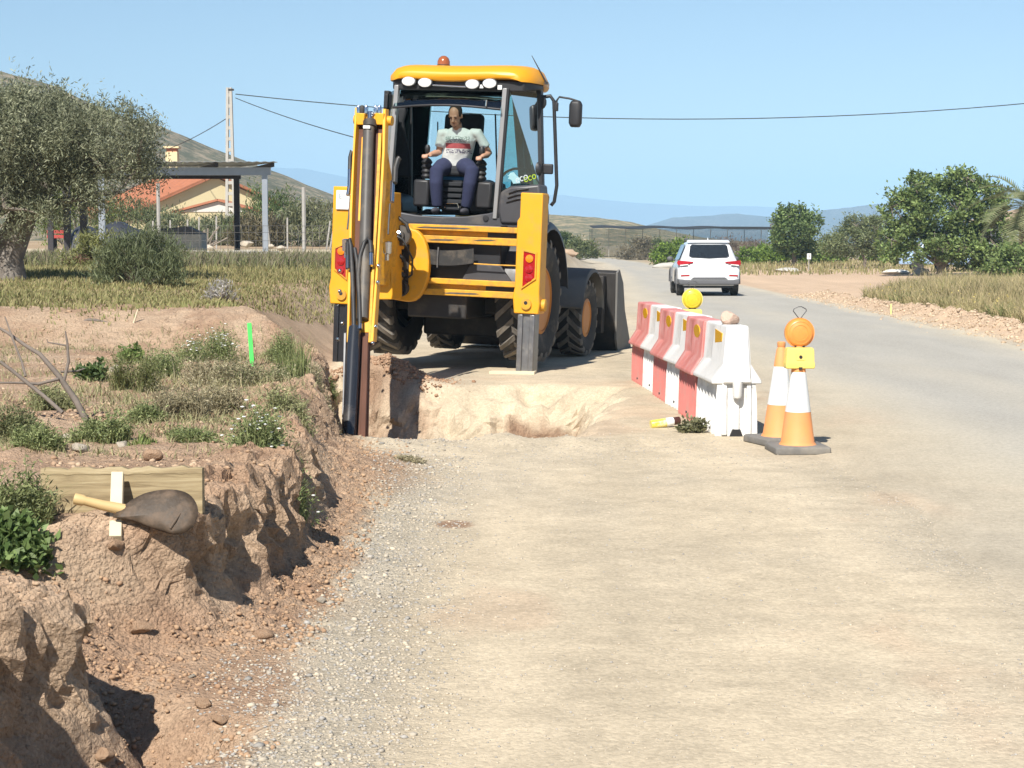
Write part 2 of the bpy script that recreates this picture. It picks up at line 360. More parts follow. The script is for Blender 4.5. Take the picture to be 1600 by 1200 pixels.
def ground_material(name, fine=1.0, use_attr=True, base=None):
    m = bpy.data.materials.new(name); nt, b, out = nodes_of(m); L = nt.links.new
    geo_ = nt.nodes.new('ShaderNodeNewGeometry')
    a = nt.nodes.new('ShaderNodeVertexColor'); a.layer_name = 'Col'
    def noise(sc, det=8, rough=.6):
        n = nt.nodes.new('ShaderNodeTexNoise'); n.inputs['Scale'].default_value = sc; n.inputs['Detail'].default_value = det; n.inputs['Roughness'].default_value = rough
        L(geo_.outputs['Position'], n.inputs['Vector']); return n
    mr = nt.nodes.new('ShaderNodeMapRange'); mr.inputs['From Min'].default_value = .3; mr.inputs['From Max'].default_value = .7; mr.inputs['To Min'].default_value = .86; mr.inputs['To Max'].default_value = 1.12
    n1 = noise(28, 5, .72); L(n1.outputs['Fac'], mr.inputs['Value'])
    vo = nt.nodes.new('ShaderNodeTexVoronoi'); vo.inputs['Scale'].default_value = 75; vo.feature = 'F1'
    L(geo_.outputs['Position'], vo.inputs['Vector'])
    hs = nt.nodes.new('ShaderNodeSeparateColor'); L(vo.outputs['Color'], hs.inputs[0])
    m2 = nt.nodes.new('ShaderNodeMapRange'); m2.inputs['To Min'].default_value = 1 - .12 * fine; m2.inputs['To Max'].default_value = 1 + .10 * fine
    L(hs.outputs[0], m2.inputs['Value'])
    mu = nt.nodes.new('ShaderNodeMath'); mu.operation = 'MULTIPLY'; L(mr.outputs[0], mu.inputs[0]); L(m2.outputs[0], mu.inputs[1])
    sc = nt.nodes.new('ShaderNodeVectorMath'); sc.operation = 'SCALE'; L(a.outputs[0], sc.inputs[0]); L(mu.outputs[0], sc.inputs['Scale'])
    L(sc.outputs[0], b.inputs['Base Color']); b.inputs['Roughness'].default_value = .95; b.inputs['Specular IOR Level'].default_value = .15
    n3 = n1
    st1 = nt.nodes.new('ShaderNodeMath'); st1.operation = 'MULTIPLY'; st1.inputs[1].default_value = .60; L(a.outputs['Alpha'], st1.inputs[0])
    b1 = nt.nodes.new('ShaderNodeBump'); b1.inputs['Strength'].default_value = .75; st1.inputs[1].default_value = .035; L(st1.outputs[0], b1.inputs['Distance'])
    L(n3.outputs['Fac'], b1.inputs['Height'])
    b2 = nt.nodes.new('ShaderNodeBump'); st2 = nt.nodes.new('ShaderNodeMath'); st2.operation = 'MULTIPLY'; st2.inputs[1].default_value = .007; L(a.outputs['Alpha'], st2.inputs[0]); b2.inputs['Strength'].default_value = .6; L(st2.outputs[0], b2.inputs['Distance']); b2.invert = True
    L(vo.outputs['Distance'], b2.inputs['Height']); L(b1.outputs[0], b2.inputs['Normal']); L(b2.outputs[0], b.inputs['Normal'])
    return m
GROUND_M = ground_material('earth_and_gravel'); ROAD_M = ground_material('dusty_asphalt', .8)
gdens = np.clip(.10 + .95 * np.exp(-((X + .60) / .32) ** 2) * (Y < 12.5) + np.clip(1.2 * fbm(X * .8, Y * .35, 74, 4), 0, .6), 0, 1)
AL = np.clip(.16 + .7 * gdens + 1.1 * np.clip(earth, 0, 1) * (Y < 22), 0, 1.5) * (1 + .3 * n_mid)
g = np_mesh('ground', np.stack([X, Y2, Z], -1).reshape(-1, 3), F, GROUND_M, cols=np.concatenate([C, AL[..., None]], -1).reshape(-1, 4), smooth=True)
fl_ = ((S > -.30) & (S < 2.2) & (Y < 19.5) & (Y > 3)) | ((PM > .35) & (Y < 21)); fl_ = fl_[:-1, :-1].ravel()
g.data.polygons.foreach_set('use_smooth', ~fl_)
tag(g, 'tan gravel and red earth ground with a dug pit and bank', 'ground', kind='structure')

# dusty asphalt road, a sheet over the ground with a feathered dusty left side
yr = np.concatenate([np.arange(3.5, 60, .25), np.array(geo(60, 210, 60))]); tr = np.linspace(0, 1, 60)
TT, YY = np.meshgrid(tr, yr)
rl = ROADL(YY) + .55 * fbm(YY * .5, YY * 0 + 2, 81, 4); rr_ = ROADR(YY) + .30 * fbm(YY * .8, YY * 0 + 5, 82, 4)
XX = rl + (rr_ - rl) * TT
ZZ = np.maximum(height(XX, YY), .004) + .006 - .012 * (TT == 0) - .012 * (TT == 1)
nb = fbm(XX * .7, YY * .22, 83, 4); nm = fbm(XX * 2.6, YY * .6, 84, 4)
asph = np.array([.395, .37, .32]); dust = np.array([.50, .44, .335])
trk = np.exp(-((TT - .38) / .10) ** 2) + np.exp(-((TT - .72) / .10) ** 2)
dm = np.clip(sst(.50, .02, TT + .35 * nb) + sst(.90, 1.0, TT + .1 * nm) * .8 + 1.1 * nb + .12 + .65 * sst(13, 5, YY) - .25 * trk, 0, 1)
Cr = lerp(np.broadcast_to(asph, XX.shape + (3,)).copy(), dust, dm) * (1 + .16 * nm[..., None])
gc_ = gravel_col(XX, YY, fbm(XX * .5, YY * .5, 71, 4)); nf2 = fbm(XX * 9, YY * 9, 73, 3); nm2 = fbm(XX * 2.3, YY * 2.3, 72, 4); gc_ = gc_ * (1 + .30 * nf2[..., None] + .25 * nm2[..., None])
Cr = lerp(gc_, Cr, sst(.0, .30, TT + .12 * nb + .0 * YY))
n0, n1_ = XX.shape; idx = np.arange(n0 * n1_).reshape(n0, n1_)
Fr = np.stack([idx[:-1, :-1], idx[:-1, 1:], idx[1:, 1:], idx[1:, :-1]], -1).reshape(-1, 4)
Cr = np.concatenate([Cr, (.34 - .14 * sst(.02, .35, TT + .12 * nb))[..., None]], -1)
road = np_mesh('road', np.stack([XX, YY, ZZ], -1).reshape(-1, 3), Fr, ROAD_M, cols=Cr.reshape(-1, 4), smooth=True)
tag(road, 'dusty grey asphalt country road running past the works', 'road', kind='structure')

# hills: ridge-line profiles swept into real slopes
def hill(name, label, pts, Yd, depth, col, seed, rough=.06, nseg=160, near_base=0.0):
    px = np.array([p[0] for p in pts], float); py = np.array([p[1] for p in pts], float)
    k = Yd / FPX
    xs = np.linspace(px[0], px[-1], nseg); crest = np.interp(xs, px, py)
    crest_h = EYE + (HORIZON - crest) * k; xw = (xs - 800) * k
    vv = np.linspace(-1, 1, 41)
    Xh, Vh = np.meshgrid(xw, vv); Ch = np.broadcast_to(crest_h, Xh.shape)
    prof = np.clip(1 - np.abs(Vh) ** 1.25, 0, 1)
    sc_ = 9.0 / (xw[-1] - xw[0]); nn = fbm(Xh * sc_ * 1.5, Vh * 2.2, seed, 5)
    Zh = Ch * prof * (1 + rough * 4 * nn * (1 - prof ** 3)) + Ch * rough * fbm(Xh * sc_ * 5, Vh * 5, seed + 3, 4) * .6 - 3 * (1 - prof)
    Yh = Yd + Vh * depth + nn * depth * .15
    c = np.array(col)[None, None] * (1 + .5 * fbm(Xh * sc_ * 4, Vh * 7, seed + 5, 5)[..., None])
    idx = np.arange(Xh.size).reshape(Xh.shape)
    Fh = np.stack([idx[:-1, :-1], idx[:-1, 1:], idx[1:, 1:], idx[1:, :-1]], -1).reshape(-1, 4)
    o = np_mesh(name, np.stack([Xh, Yh, Zh], -1).reshape(-1, 3), Fh, HILL_M, cols=np.clip(c, .01, .8).reshape(-1, 3), smooth=True)
    return tag(o, label, 'hill', kind='structure')
HILL_M = bpy.data.materials.new('scrub_hillside'); nt, b, out = nodes_of(HILL_M)
a_ = nt.nodes.new('ShaderNodeVertexColor'); a_.layer_name = 'Col'; ge = nt.nodes.new('ShaderNodeNewGeometry')
nz = nt.nodes.new('ShaderNodeTexNoise'); nz.inputs['Scale'].default_value = .22; nz.inputs['Detail'].default_value = 8; nz.inputs['Roughness'].default_value = .75
nt.links.new(ge.outputs['Position'], nz.inputs['Vector'])
rp = nt.nodes.new('ShaderNodeValToRGB'); rp.color_ramp.elements[0].position = .45; rp.color_ramp.elements[1].position = .6
rp.color_ramp.elements[0].color = (.38, .45, .36, 1); rp.color_ramp.elements[1].color = (1.1, 1.05, 1, 1)
nt.links.new(nz.outputs['Fac'], rp.inputs[0])
mm = nt.nodes.new('ShaderNodeMix'); mm.data_type = 'RGBA'; mm.blend_type = 'MULTIPLY'; mm.inputs[0].default_value = 1
nt.links.new(a_.outputs[0], mm.inputs['A']); nt.links.new(rp.outputs[0], mm.inputs['B']); nt.links.new(mm.outputs['Result'], b.inputs['Base Color']); b.inputs['Roughness'].default_value = 1; b.inputs['Specular IOR Level'].default_value = 0
hill('hillside', 'scrubby tan hillside rising behind the olive tree', [(-900, 150), (-300, 60), (0, 112), (100, 142), (200, 185), (262, 200), (330, 232), (400, 258), (450, 277), (520, 305), (620, 345), (760, 372), (900, 380)], 520, 190, (.27, .22, .15), 91, .05, 220)
hill('low_hill', 'low tan hill with green terrace beyond the road', [(600, 372), (760, 345), (850, 335), (930, 340), (985, 347), (1030, 358), (1100, 372), (1200, 380)], 620, 120, (.34, .27, .16), 92, .05)
hill('mountain', 'grey rocky mountain range behind the shade netting', [(960, 374), (1010, 352), (1050, 340), (1110, 337), (1150, 334), (1200, 340), (1260, 334), (1300, 327), (1360, 321), (1420, 312), (1480, 300), (1540, 292), (1600, 298), (1800, 330), (2100, 375)], 3000, 500, (.16, .15, .15), 93, .10, 260)
hill('far_mountain', 'pale blue far mountain range on the horizon', [(-200, 300), (200, 275), (420, 262), (470, 264), (530, 275), (600, 290), (700, 300), (800, 305), (880, 306), (940, 312), (1000, 318), (1080, 322), (1170, 323), (1300, 330), (1500, 345), (1800, 372)], 7000, 900, (.17, .16, .16), 94, .05, 260)

# ================================================================== backhoe loader
YEL = mat('machine_yellow', (.74, .345, .010), .5, var=.12, scale=3, dirt=(.40, .25, .10), dirt_amt=.34, dscale=7, coat=0, bump=.06, bscale=4)
YELW = mat('worn_yellow', (.68, .34, .018), .55, var=.14, scale=9, dirt=(.22, .13, .06), dirt_amt=.50, dscale=10)
ROOFM = mat('roof_yellow', (.72, .32, .012), .42, var=.03, scale=2)
BLK = mat('black_plastic', (.018, .018, .02), .5, var=.3, scale=8, dirt=(.10, .085, .07), dirt_amt=.18, dscale=3)
DGR = mat('grey_panel', (.055, .055, .06), .42, var=.15, scale=5, dirt=(.17, .145, .115), dirt_amt=.30, dscale=4)
PIL = mat('cab_pillar', (.30, .30, .30), .38, metal=.25, var=.1)
IRON = mat('dark_iron', (.035, .032, .03), .6, metal=.2, var=.3, dirt=(.14, .11, .08), dirt_amt=.3)
RUB = mat('tyre_rubber', (.030, .029, .028), .85, var=.2, scale=6, dirt=(.22, .18, .135), dirt_amt=.30, dscale=4, bump=.15)
TREAD = mat('dusty_tread', (.15, .135, .115), .95, var=.3, scale=7, dirt=(.26, .22, .17), dirt_amt=.5, dscale=8, bump=.3)
RIMO = mat('orange_rim', (.52, .19, .02), .5, var=.12, dirt=(.28, .19, .11), dirt_amt=.3)
STEEL = mat('worn_steel', (.22, .22, .225), .42, metal=.75, var=.25, scale=12, dirt=(.30, .28, .25), dirt_amt=.4, dscale=10)
CHROME = mat('chrome_rod', (.60, .62, .64), .14, metal=1.)
RAM = mat('black_ram', (.02, .022, .027), .25, var=.2, dirt=(.16, .13, .10), dirt_amt=.15, coat=.4)
RAMG = mat('dusty_ram', (.075, .068, .06), .45, var=.3, scale=6, dirt=(.23, .18, .12), dirt_amt=.35)
BROWN = mat('dark_brown', (.10, .036, .018), .75, var=.3, dirt=(.05, .03, .02), dirt_amt=.4)
HOSE = mat('hose_rubber', (.030, .029, .028), .5, var=.3, dirt=(.16, .13, .10), dirt_amt=.3)
WHITEP = mat('white_plate', (.80, .80, .78), .4, var=.03)
REDL = mat('red_lens', (.36, .012, .014), .15, var=.2, scale=30, coat=.5)
AMBL = mat('amber_lens', (.75, .22, .01), .15, var=.1, coat=.5)
LAMPG = mat('lamp_face', (.82, .83, .84), .12, metal=.35, var=.1, scale=30)
SEATM = mat('seat_fabric', (.02, .022, .026), .85, var=.3, scale=30, bump=.2)
SEATB = mat('seat_blue', (.02, .14, .30), .8, var=.2)
GLS = glass_mat('cab_glass', (.90, .97, .97)); GLT = glass_mat('tinted_glass', (.50, .78, .80)); GLD = glass_mat('smoked_glass', (.72, .80, .78), .2)

DUST = mat('dusty_grey_panel', (.15, .145, .135), .8, var=.15, scale=4, dirt=(.26, .225, .18), dirt_amt=.4, dscale=3, bump=.1)
M_O = Vector((-.918, 20.80, 0)); YAW = -16.0; ROLL = 2.3
MM = Matrix.Translation(M_O) @ Matrix.Rotation(R(YAW), 4, 'Z') @ Matrix.Rotation(R(ROLL), 4, 'Y')
MI = MM.inverted(); CAMV = Vector((0, 0, EYE))
def ml(px, py, ly):
    """machine coordinates where a sight line crosses the machine's plane y = ly"""
    o = MI @ CAMV; d = (MI.to_3x3() @ ray(px, py)); k = (ly - o.y) / d.y
    return o + d * k
def mlx(px, py, ly): v = ml(px, py, ly); return (v.x, v.z)
bh = empty('backhoe_loader', matrix=MM, label='yellow backhoe loader with a man in its cab beside the pit', cat='backhoe loader')
def part(name, mb, m, parent=None, **k): return mb.build(name, m, parent or bh, **k)

# --- rear frame with slide rails and stabiliser posts
XR, XL = 1.122, -1.122
fr = MB()
for (za, zb_) in ((1.635, 1.70), (1.49, 1.575), (1.02, 1.085), (.89, .965)):
    fr.span((XL + .10, -.06, za), (XR - .10, .02, zb_))
fr.span((XL + .1, .022, 1.49), (XR - .1, .05, 1.70)); fr.span((XL + .1, .022, .89), (XR - .1, .05, 1.085))
part('rear_frame', fr, YELW, bevel=.008)
for z0, z1 in ((1.577, 1.633), (.967, 1.018)): part('rail_slot', MB().span((XR - .52, .0, z0), (XR - .16, .021, z1)), BLK)
for sx, xx in ((1, XR), (-1, XL)):
    pl = MB(); w = .145
    zt, zb_ = 2.10, .73
    pl.prism([(xx - w, zb_), (xx + w, zb_), (xx + w + .01, zb_ + .12), (xx + w, zb_ + .26), (xx + w, zt), (xx - w + .03 * (sx > 0), zt), (xx - w + .03 * (sx > 0), zt - .28), (xx - w, zt - .32), (xx - w, zb_ + .3), (xx - w - .02, zb_ + .2)], 'y', -.11, .16)
    po = part('stabiliser_post', pl, YEL, bevel=.012)
    tl = MB(); lx = xx + .02 * sx
    q = [(lx - .085, zb_ + .28), (lx + .085, zb_ + .40), (lx + .085, zb_ + .70), (lx - .085, zb_ + .73)] if sx > 0 else [(lx - .085, zb_ + .40), (lx + .085, zb_ + .28), (lx + .085, zb_ + .73), (lx - .085, zb_ + .66)]
    bez = MB(); cx = sum(p[0] for p in q) / 4; cz = sum(p[1] for p in q) / 4
    for i in range(4):
        a, b_ = q[i], q[(i + 1) % 4]
        ia = (cx + (a[0] - cx) * .82, cz + (a[1] - cz) * .90); ib = (cx + (b_[0] - cx) * .82, cz + (b_[1] - cz) * .90)
        bez.prism([a, b_, ib, ia], 'y', -.128, -.112)
    part('lamp_bezel', bez, YELW, po)
    lens = MB().prism([(cx + (p[0] - cx) * .81, cz + (p[1] - cz) * .89) for p in q], 'y', -.118, -.1125)
    lo = part('tail_light', lens, REDL, po)
    for dz, m_ in ((.10, AMBL), (-.02, REDL), (-.12, REDL)):
        part('bulb_lens', MB().lathe([(.045, -.0185), (.045, -.028), (.02, -.034)], (cx, -.10, cz + dz), 'y', 16), m_, lo, smooth=40)
    part('pivot_pin', MB().lathe([(.062, -.112), (.062, -.135), (.03, -.137)], (xx, 0, zb_ + .11), 'y', 18), YELW, po, smooth=40)
    part('pin_hole', MB().lathe([(.022, -.137), (.022, -.1385)], (xx, 0, zb_ + .125), 'y', 10), BLK, po)
    zf = .035 if sx > 0 else -.02
    lg = MB().span((xx - .10, -.07, zf), (xx + .10, .12, zb_ + .4))
    lg.span((xx - .10, -.095, zf + .02), (xx - .04, -.0705, zb_ - .01)); lg.span((xx + .04, -.095, zf + .02), (xx + .10, -.0705, zb_ - .01))
    part('stabiliser_leg', lg, STEEL if sx > 0 else RAM, bevel=.008)
    part('foot_pad', MB().span((xx - .16, -.10, zf - .05), (xx + .16, .20, zf - .002)), IRON, bevel=.01)
# side bolt on the outer right post
part('side_pin', MB().lathe([(.07, 0), (.07, .05), (.04, .06)], (XR + .146, .02, .83), 'x', 16), YELW, smooth=40)
# plate on left post
pa = mlx(525.5, 297, -.13); pb = mlx(546, 328, -.13)
pp = part('number_plate', MB().span((pa[0], -.135, pb[1]), (pb[0] + .05, -.118, pa[1])), WHITEP, bevel=.012)
def text_mesh(name, body, size, m, parent, matrix):
    cu = bpy.data.curves.new(name, 'FONT'); cu.body = body; cu.size = size; cu.extrude = .0008; cu.align_x = 'CENTER'; cu.align_y = 'CENTER'
    t = bpy.data.objects.new('tmp', cu); COL.objects.link(t)
    dg = bpy.context.evaluated_depsgraph_get(); me = bpy.data.meshes.new_from_object(t.evaluated_get(dg)); bpy.data.objects.remove(t)
    me.materials.clear(); me.materials.append(m); o = bpy.data.objects.new(name, me); COL.objects.link(o)
    o.parent = parent; o.matrix_local = matrix; return o
GREYT = mat('grey_print', (.30, .36, .36), .5, var=.0)
UPR = Matrix.Rotation(math.pi / 2, 4, 'X')
text_mesh('lettering', 'E', .085, GREYT, pp, Matrix.Translation((pa[0] + .055, -.1375, pa[1] - .07)) @ UPR)

for x0_, x1_, z_ in ((-.25, .42, 1.668), (-.1, .25, 1.53), (.10, .55, .925), (-.35, -.05, 1.055), (.45, .72, 1.545)):
    part('scuff', MB().prism([(x0_, z_ - .006), (x0_ + .05, z_ - .014), (x1_ - .08, z_ - .010), (x1_, z_), (x1_ - .06, z_ + .009), (x0_ + .1, z_ + .006)], 'y', -.0625, -.0602), RAMG)
# --- carriage / kingpost casting on the left of the rails
kx = ml(632, 400, -.1).x
cz = MB()
arc = [(kx + .10 + .22 * math.cos(a), 1.22 + .42 * math.sin(a)) for a in np.linspace(-math.pi / 2, math.pi / 2, 14)]
cz.prism([(kx - .30, .84), (kx - .30, 1.72)] + [(kx + .0, 1.72)] + arc[::-1] + [(kx + .05, .80)], 'y', -.16, -.065)
part('carriage', cz, YEL, bevel=.015)
ck = MB()
ck.prism([(-.16, .92), (-.62, .98), (-.66, 1.08), (-.62, 1.18), (-.16, 1.26)], 'x', kx - .20, kx + .02)
ck.prism([(-.16, 1.40), (-.60, 1.42), (-.62, 1.52), (-.16, 1.66)], 'x', kx - .20, kx + .02)
part('kingpost', ck, YELW, bevel=.012)
part('clamp_cavity', MB().span((kx - .16, -.175, 1.00), (kx + .08, -.163, 1.46)), IRON)
rl_ = MB().lathe([(.0, -.40), (.055, -.40), (.06, -.36), (.115, -.355), (.12, -.29), (.06, -.285), (.06, -.16)], (kx + .03, 0, 1.56), 'y', 24)
part('swivel_fitting', rl_, RAMG, smooth=40)
part('fitting_nut', MB().lathe([(.04, -.405), (.045, -.43), (.02, -.44)], (kx + .02, 0, 1.575), 'y', 8), CHROME)
part('pin_cap', MB().lathe([(.095, -.16), (.10, -.24), (.085, -.25), (.07, -.23), (.02, -.235)], (kx + .0, 0, .955), 'y', 24), IRON, smooth=40)
for (pp_, r_) in (([(kx - .02, -.43, 1.57), (kx + .10, -.46, 1.52), (kx + .19, -.36, 1.30), (kx + .16, -.28, 1.12), (kx + .06, -.22, 1.05)], .012),
                  ([(kx - .22, -.30, 1.76), (kx - .02, -.36, 1.78), (kx + .10, -.36, 1.70), (kx + .13, -.34, 1.60)], .022),
                  ([(kx - .22, -.26, 1.62), (kx - .12, -.36, 1.58), (kx - .06, -.40, 1.56)], .018),
                  ([(kx - .12, -.24, 1.30), (kx + .0, -.34, 1.36), (kx + .08, -.33, 1.28), (kx + .07, -.25, 1.18)], .022),
                  ([(kx - .18, -.22, 1.22), (kx - .04, -.32, 1.18), (kx + .06, -.26, 1.10)], .028)):
    part('hose', MB().tube(pp_, r_, 8), HOSE, smooth=60)
# valve block bits
for i in range(7):
    part('valve', MB().box((kx - .12 + .06 * (i % 3), -.20 - .02 * (i % 2), 1.08 + .05 * i), (.05, .05, .04)), IRON, bevel=.005)

# --- boom (behind) and dipper (towards the camera), hanging into the pit
bt = ml(580, 178, -2.0); k0 = ml(599, 445, -.55)
topv = Vector((bt.x, -2.0, bt.z))
bm_ = MB(); dirb = (topv - k0)
rings = []
for t_, hw, hd in ((0, .08, .16), (.25, .085, .22), (.6, .08, .18), (1, .08, .11)):
    c = k0 + dirb * t_ + Vector((0, .28 * math.sin(t_ * math.pi) * .6, 0))
    rings.append([(c.x - hw, c.y - hd, c.z), (c.x + hw, c.y - hd, c.z), (c.x + hw, c.y + hd, c.z), (c.x - hw, c.y + hd, c.z)])
bm_.loft(rings); part('boom', bm_, YELW, bevel=.012)
def dl(px, py):                      # a point on the dipper's tilted plane
    t_ = (py - 168) / (700 - 168); return ml(px, py, -2.15 - 2.0 * t_)
def plate(pts, depth, name, m, thick=None, bev=.004):
    """strip following pixels (left,right) pairs down the dipper, extruded away from the camera"""
    mb = MB(); rings = []
    for (xl_, xr_, py) in pts:
        a = dl(xl_, py); b_ = dl(xr_, py)
        rings.append([a, b_, b_ + Vector((0, depth, 0)), a + Vector((0, depth, 0))])
    mb.loft(rings); return part(name, mb, m, bevel=bev)
plate([(554.5, 558, 168), (551, 554, 235), (546, 550, 330), (544, 548, 420), (541.5, 545, 535)], .10, 'side_plate', YEL)
plate([(598, 602.5, 170), (597, 601, 235), (592, 596, 330), (587, 590.5, 420), (578, 583, 535)], .10, 'side_plate', YEL)
plate([(553, 600, 180), (547, 594, 330), (544, 588, 430), (541, 580, 540)], .02, 'back_plate', BROWN).location = (0, .10, 0)  # dark brown stands for shade on the inner faces between the side plates
plate([(565, 568.5, 214), (561, 565, 300), (559, 563, 345)], .05, 'inner_rib', YEL)
plate([(591, 596, 208), (587, 592, 300), (582, 586, 400), (575, 579, 535)], .10, 'inner_rail', YELW)
plate([(556, 590, 425), (552, 584, 480), (549, 576, 520)], .05, 'cover_plate', YEL).location = (0, .05, 0)
plate([(543, 574, 520), (540, 572, 600), (536, 570, 694)], .04, 'inner_dipper', BROWN).location = (0, .06, 0)
plate([(568, 575, 525), (566, 573, 600), (562, 570, 697)], .04, 'inner_flange', BROWN).location = (0, .0, 0)
plate([(537, 541, 520), (535.5, 538, 600), (533, 535.5, 690)], .10, 'inner_flange', STEEL)
def dtube(name, pix, r_, m, fwd=-.03, n=14):
    return part(name, MB().tube([dl(x, y) + Vector((0, fwd, 0)) for x, y in pix], r_, n), m, smooth=50)
dtube('dipper_ram', [(577, 193), (575, 205), (571, 330), (568, 440), (565, 500)], .060, RAMG, .02, 18)
dtube('ram_rod', [(577.5, 176), (577, 194)], .035, CHROME, .02)
dtube('ram_collar', [(577, 190), (577, 200)], .072, IRON, .02, 18)
lab = dl(576.5, 199); part('ram_label', MB().box((lab.x, lab.y - .065, lab.z), (.075, .012, .03)), WHITEP)
dtube('bucket_ram', [(556, 512), (553, 560), (549, 640), (546.5, 682)], [.060, .066, .066, .066], RAM, -.03, 20)
dtube('ram_neck', [(546.5, 682), (546, 690)], .05, CHROME, -.03)
for (xa, xb) in ((557, 574), (585, 597)):
    pass
for xa, xb in ((558.5, 567), (588, 597.5)):
    a = dl(xa, 177); b_ = dl(xb, 195); part('pivot_block', MB().span((a.x, a.y - .04, b_.z), (b_.x, a.y + .12, a.z)), YEL, bevel=.008)
for x_ in (560.5, 566, 572, 587, 593):
    a = dl(x_, 172); part('fitting', MB().lathe([(.022, -.03), (.024, .03), (.012, .05)], a, 'z', 10), CHROME if x_ != 566 else IRON, smooth=40)
part('pivot_pin', MB().cyl(dl(549, 186) + Vector((0, .1, 0)), dl(608, 188) + Vector((0, .1, 0)), .05, 18), YELW, smooth=40)
# hoses on and beside the dipper
for pix, r_, m_, fw in (
        ([(556, 512), (555, 470), (553, 420), (551, 385), (549, 374), (546, 380), (546, 420)], .022, HOSE, -.05),
        ([(566, 510), (565, 470), (563, 430), (566, 400), (572, 380), (578, 373), (582, 378), (583, 395)], .022, HOSE, -.06),
        ([(565, 505), (563, 450), (561, 410), (557, 388)], .02, HOSE, -.05),
        ([(549.5, 240), (546.5, 236), (544.5, 245), (544, 265)], .022, HOSE, .05),
        ([(606, 285), (607, 262), (611, 248), (614, 245)], .03, HOSE, .20)):
    dtube('hose', pix, r_, m_, fw, 8)
for pix, fw in (([(544, 265), (543.5, 290), (541, 305)], .05), ([(603, 282), (602, 315)], .20), ([(583, 396), (583, 415)], -.06), ([(546, 400), (546, 420)], -.05), ([(556, 508), (556, 516)], -.06), ([(566, 506), (566, 514)], -.06)):
    dtube('hose_ferrule', pix, .022, CHROME, fw, 8)
for pix in ([(541, 305), (538, 340), (536, 358)], [(603, 318), (601, 345), (600, 366)]):
    dtube('cable', pix, .009, HOSE, .12, 6)
for (x_, y_) in ((534.5, 384), (599, 388)):
    a = dl(x_, y_) + Vector((0, .12, 0)); part('lock_bolt', MB().lathe([(.02, -.12), (.02, -.06), (.042, -.05), (.046, .06), (.02, .07)], a, 'z', 12), CHROME, smooth=40)
for (x_, y_) in ((532, 423), (532, 455), (592, 415), (591, 441), (536, 505), (588, 510), (529, 530), (583, 536)):
    a = dl(x_, y_); part('bolt_head', MB().ball((a.x, a.y - .02, a.z), .020, 8, 6), CHROME, smooth=60)
# boom foot cheek plate, seen right of the dipper
bf_ = MB(); bf_.loft([[ml(a, y, -.62), ml(b, y, -.62), ml(b, y, -.62) + Vector((0, .34, 0)), ml(a, y, -.62) + Vector((0, .34, 0))] for a, b, y in ((588, 611, 300), (588, 612, 400), (586, 613, 460), (588, 612, 468))]); part('boom_foot', bf_, YEL, bevel=.01)
# bucket, down in the pit
bk = dl(553, 715); bb = MB()
prof = [(bk.y - .18, bk.z + .05), (bk.y + .12, bk.z + .10), (bk.y + .42, bk.z - .10), (bk.y + .50, bk.z - .35), (bk.y + .30, bk.z - .42), (bk.y + .38, bk.z - .15), (bk.y + .12, bk.z - .02), (bk.y - .16, bk.z - .03)]
bb.prism(prof, 'x', bk.x - .28, bk.x + .28)
part('bucket', bb, IRON, bevel=.006)
for i in range(4):
    part('bucket_tooth', MB().box((bk.x - .22 + i * .147, bk.y + .36, bk.z - .46), (.05, .12, .04), Matrix.Rotation(R(30), 3, 'X')), STEEL)

# --- wheels
def tyre(cx, cy, cz_, rad, rim_r, wd, nl, side):
    w = wd / 2
    prof = [(rim_r, -w * .72), (rim_r + .05, -w * .86), (rad * .80, -w), (rad * .92, -w * .96), (rad * .955, -w * .80), (rad * .965, 0), (rad * .955, w * .80), (rad * .92, w * .96), (rad * .80, w), (rim_r + .05, w * .86), (rim_r, w * .72)]
    t = part('tyre', MB().lathe(prof, (cx, cy, cz_), 'x', 48, cap=False), RUB, smooth=50)
    lug = MB()
    for i in range(nl * 2):
        s = 1 if i % 2 else -1; a0 = 2 * math.pi * (i / 2) / nl
        rings = []
        for u, wid in ((-.06, .050), (.45, .045), (.92, .05), (1.0, .05)):
            ang = a0 + .30 * u * (1.4 / (rad + .7)); r0 = rad * .93 if u < .95 else rad * .86; r1 = rad if u < .95 else rad * .95
            x = cx + s * w * u; h_ = wid / rad
            rings.append([(x, cy + r_ * math.cos(a_), cz_ + r_ * math.sin(a_)) for r_, a_ in ((r0, ang - h_), (r1, ang - h_ * .8), (r1, ang + h_ * .8), (r0, ang + h_))])
        lug.loft(rings)
    part('tread_lugs', lug, TREAD, t)
    rim = MB().lathe([(rim_r, -w * .70), (rim_r - .02, -w * .80), (rim_r - .05, -w * .6), (rim_r - .06, side * w * .1), (.19, side * w * .2), (.15, side * w * .45), (.02, side * w * .45)] if side > 0 else
                     [(rim_r, w * .70), (rim_r - .02, w * .80), (rim_r - .05, w * .6), (rim_r - .06, -w * .1), (.19, -w * .2), (.15, -w * .45), (.02, -w * .45)], (cx, cy, cz_), 'x', 32, cap=True)
    rim2 = MB().lathe([(rim_r + .004, side * w * .76), (rim_r - .03, side * w * .84), (rim_r - .05, side * w * .70), (rim_r - .09, side * w * .35), (.2, side * w * .30), (.17, side * w * .52), (.05, side * w * .54), (.0, side * w * .54)], (cx, cy, cz_), 'x', 32, cap=True)
    part('rim', rim2, RIMO, t, smooth=40)
    nuts = MB()
    for i in range(8):
        a_ = i * math.pi / 4; nuts.lathe([(.018, side * w * .30), (.018, side * (w * .30 + .03))], (cx, cy + .235 * math.cos(a_), cz_ + .235 * math.sin(a_)), 'x', 6)
    part('wheel_nuts', nuts, IRON, t)
    return t
tyre(.86, .95, .845, .735, .40, .44, 20, 1); tyre(-.86, .95, .83, .735, .40, .44, 20, -1)
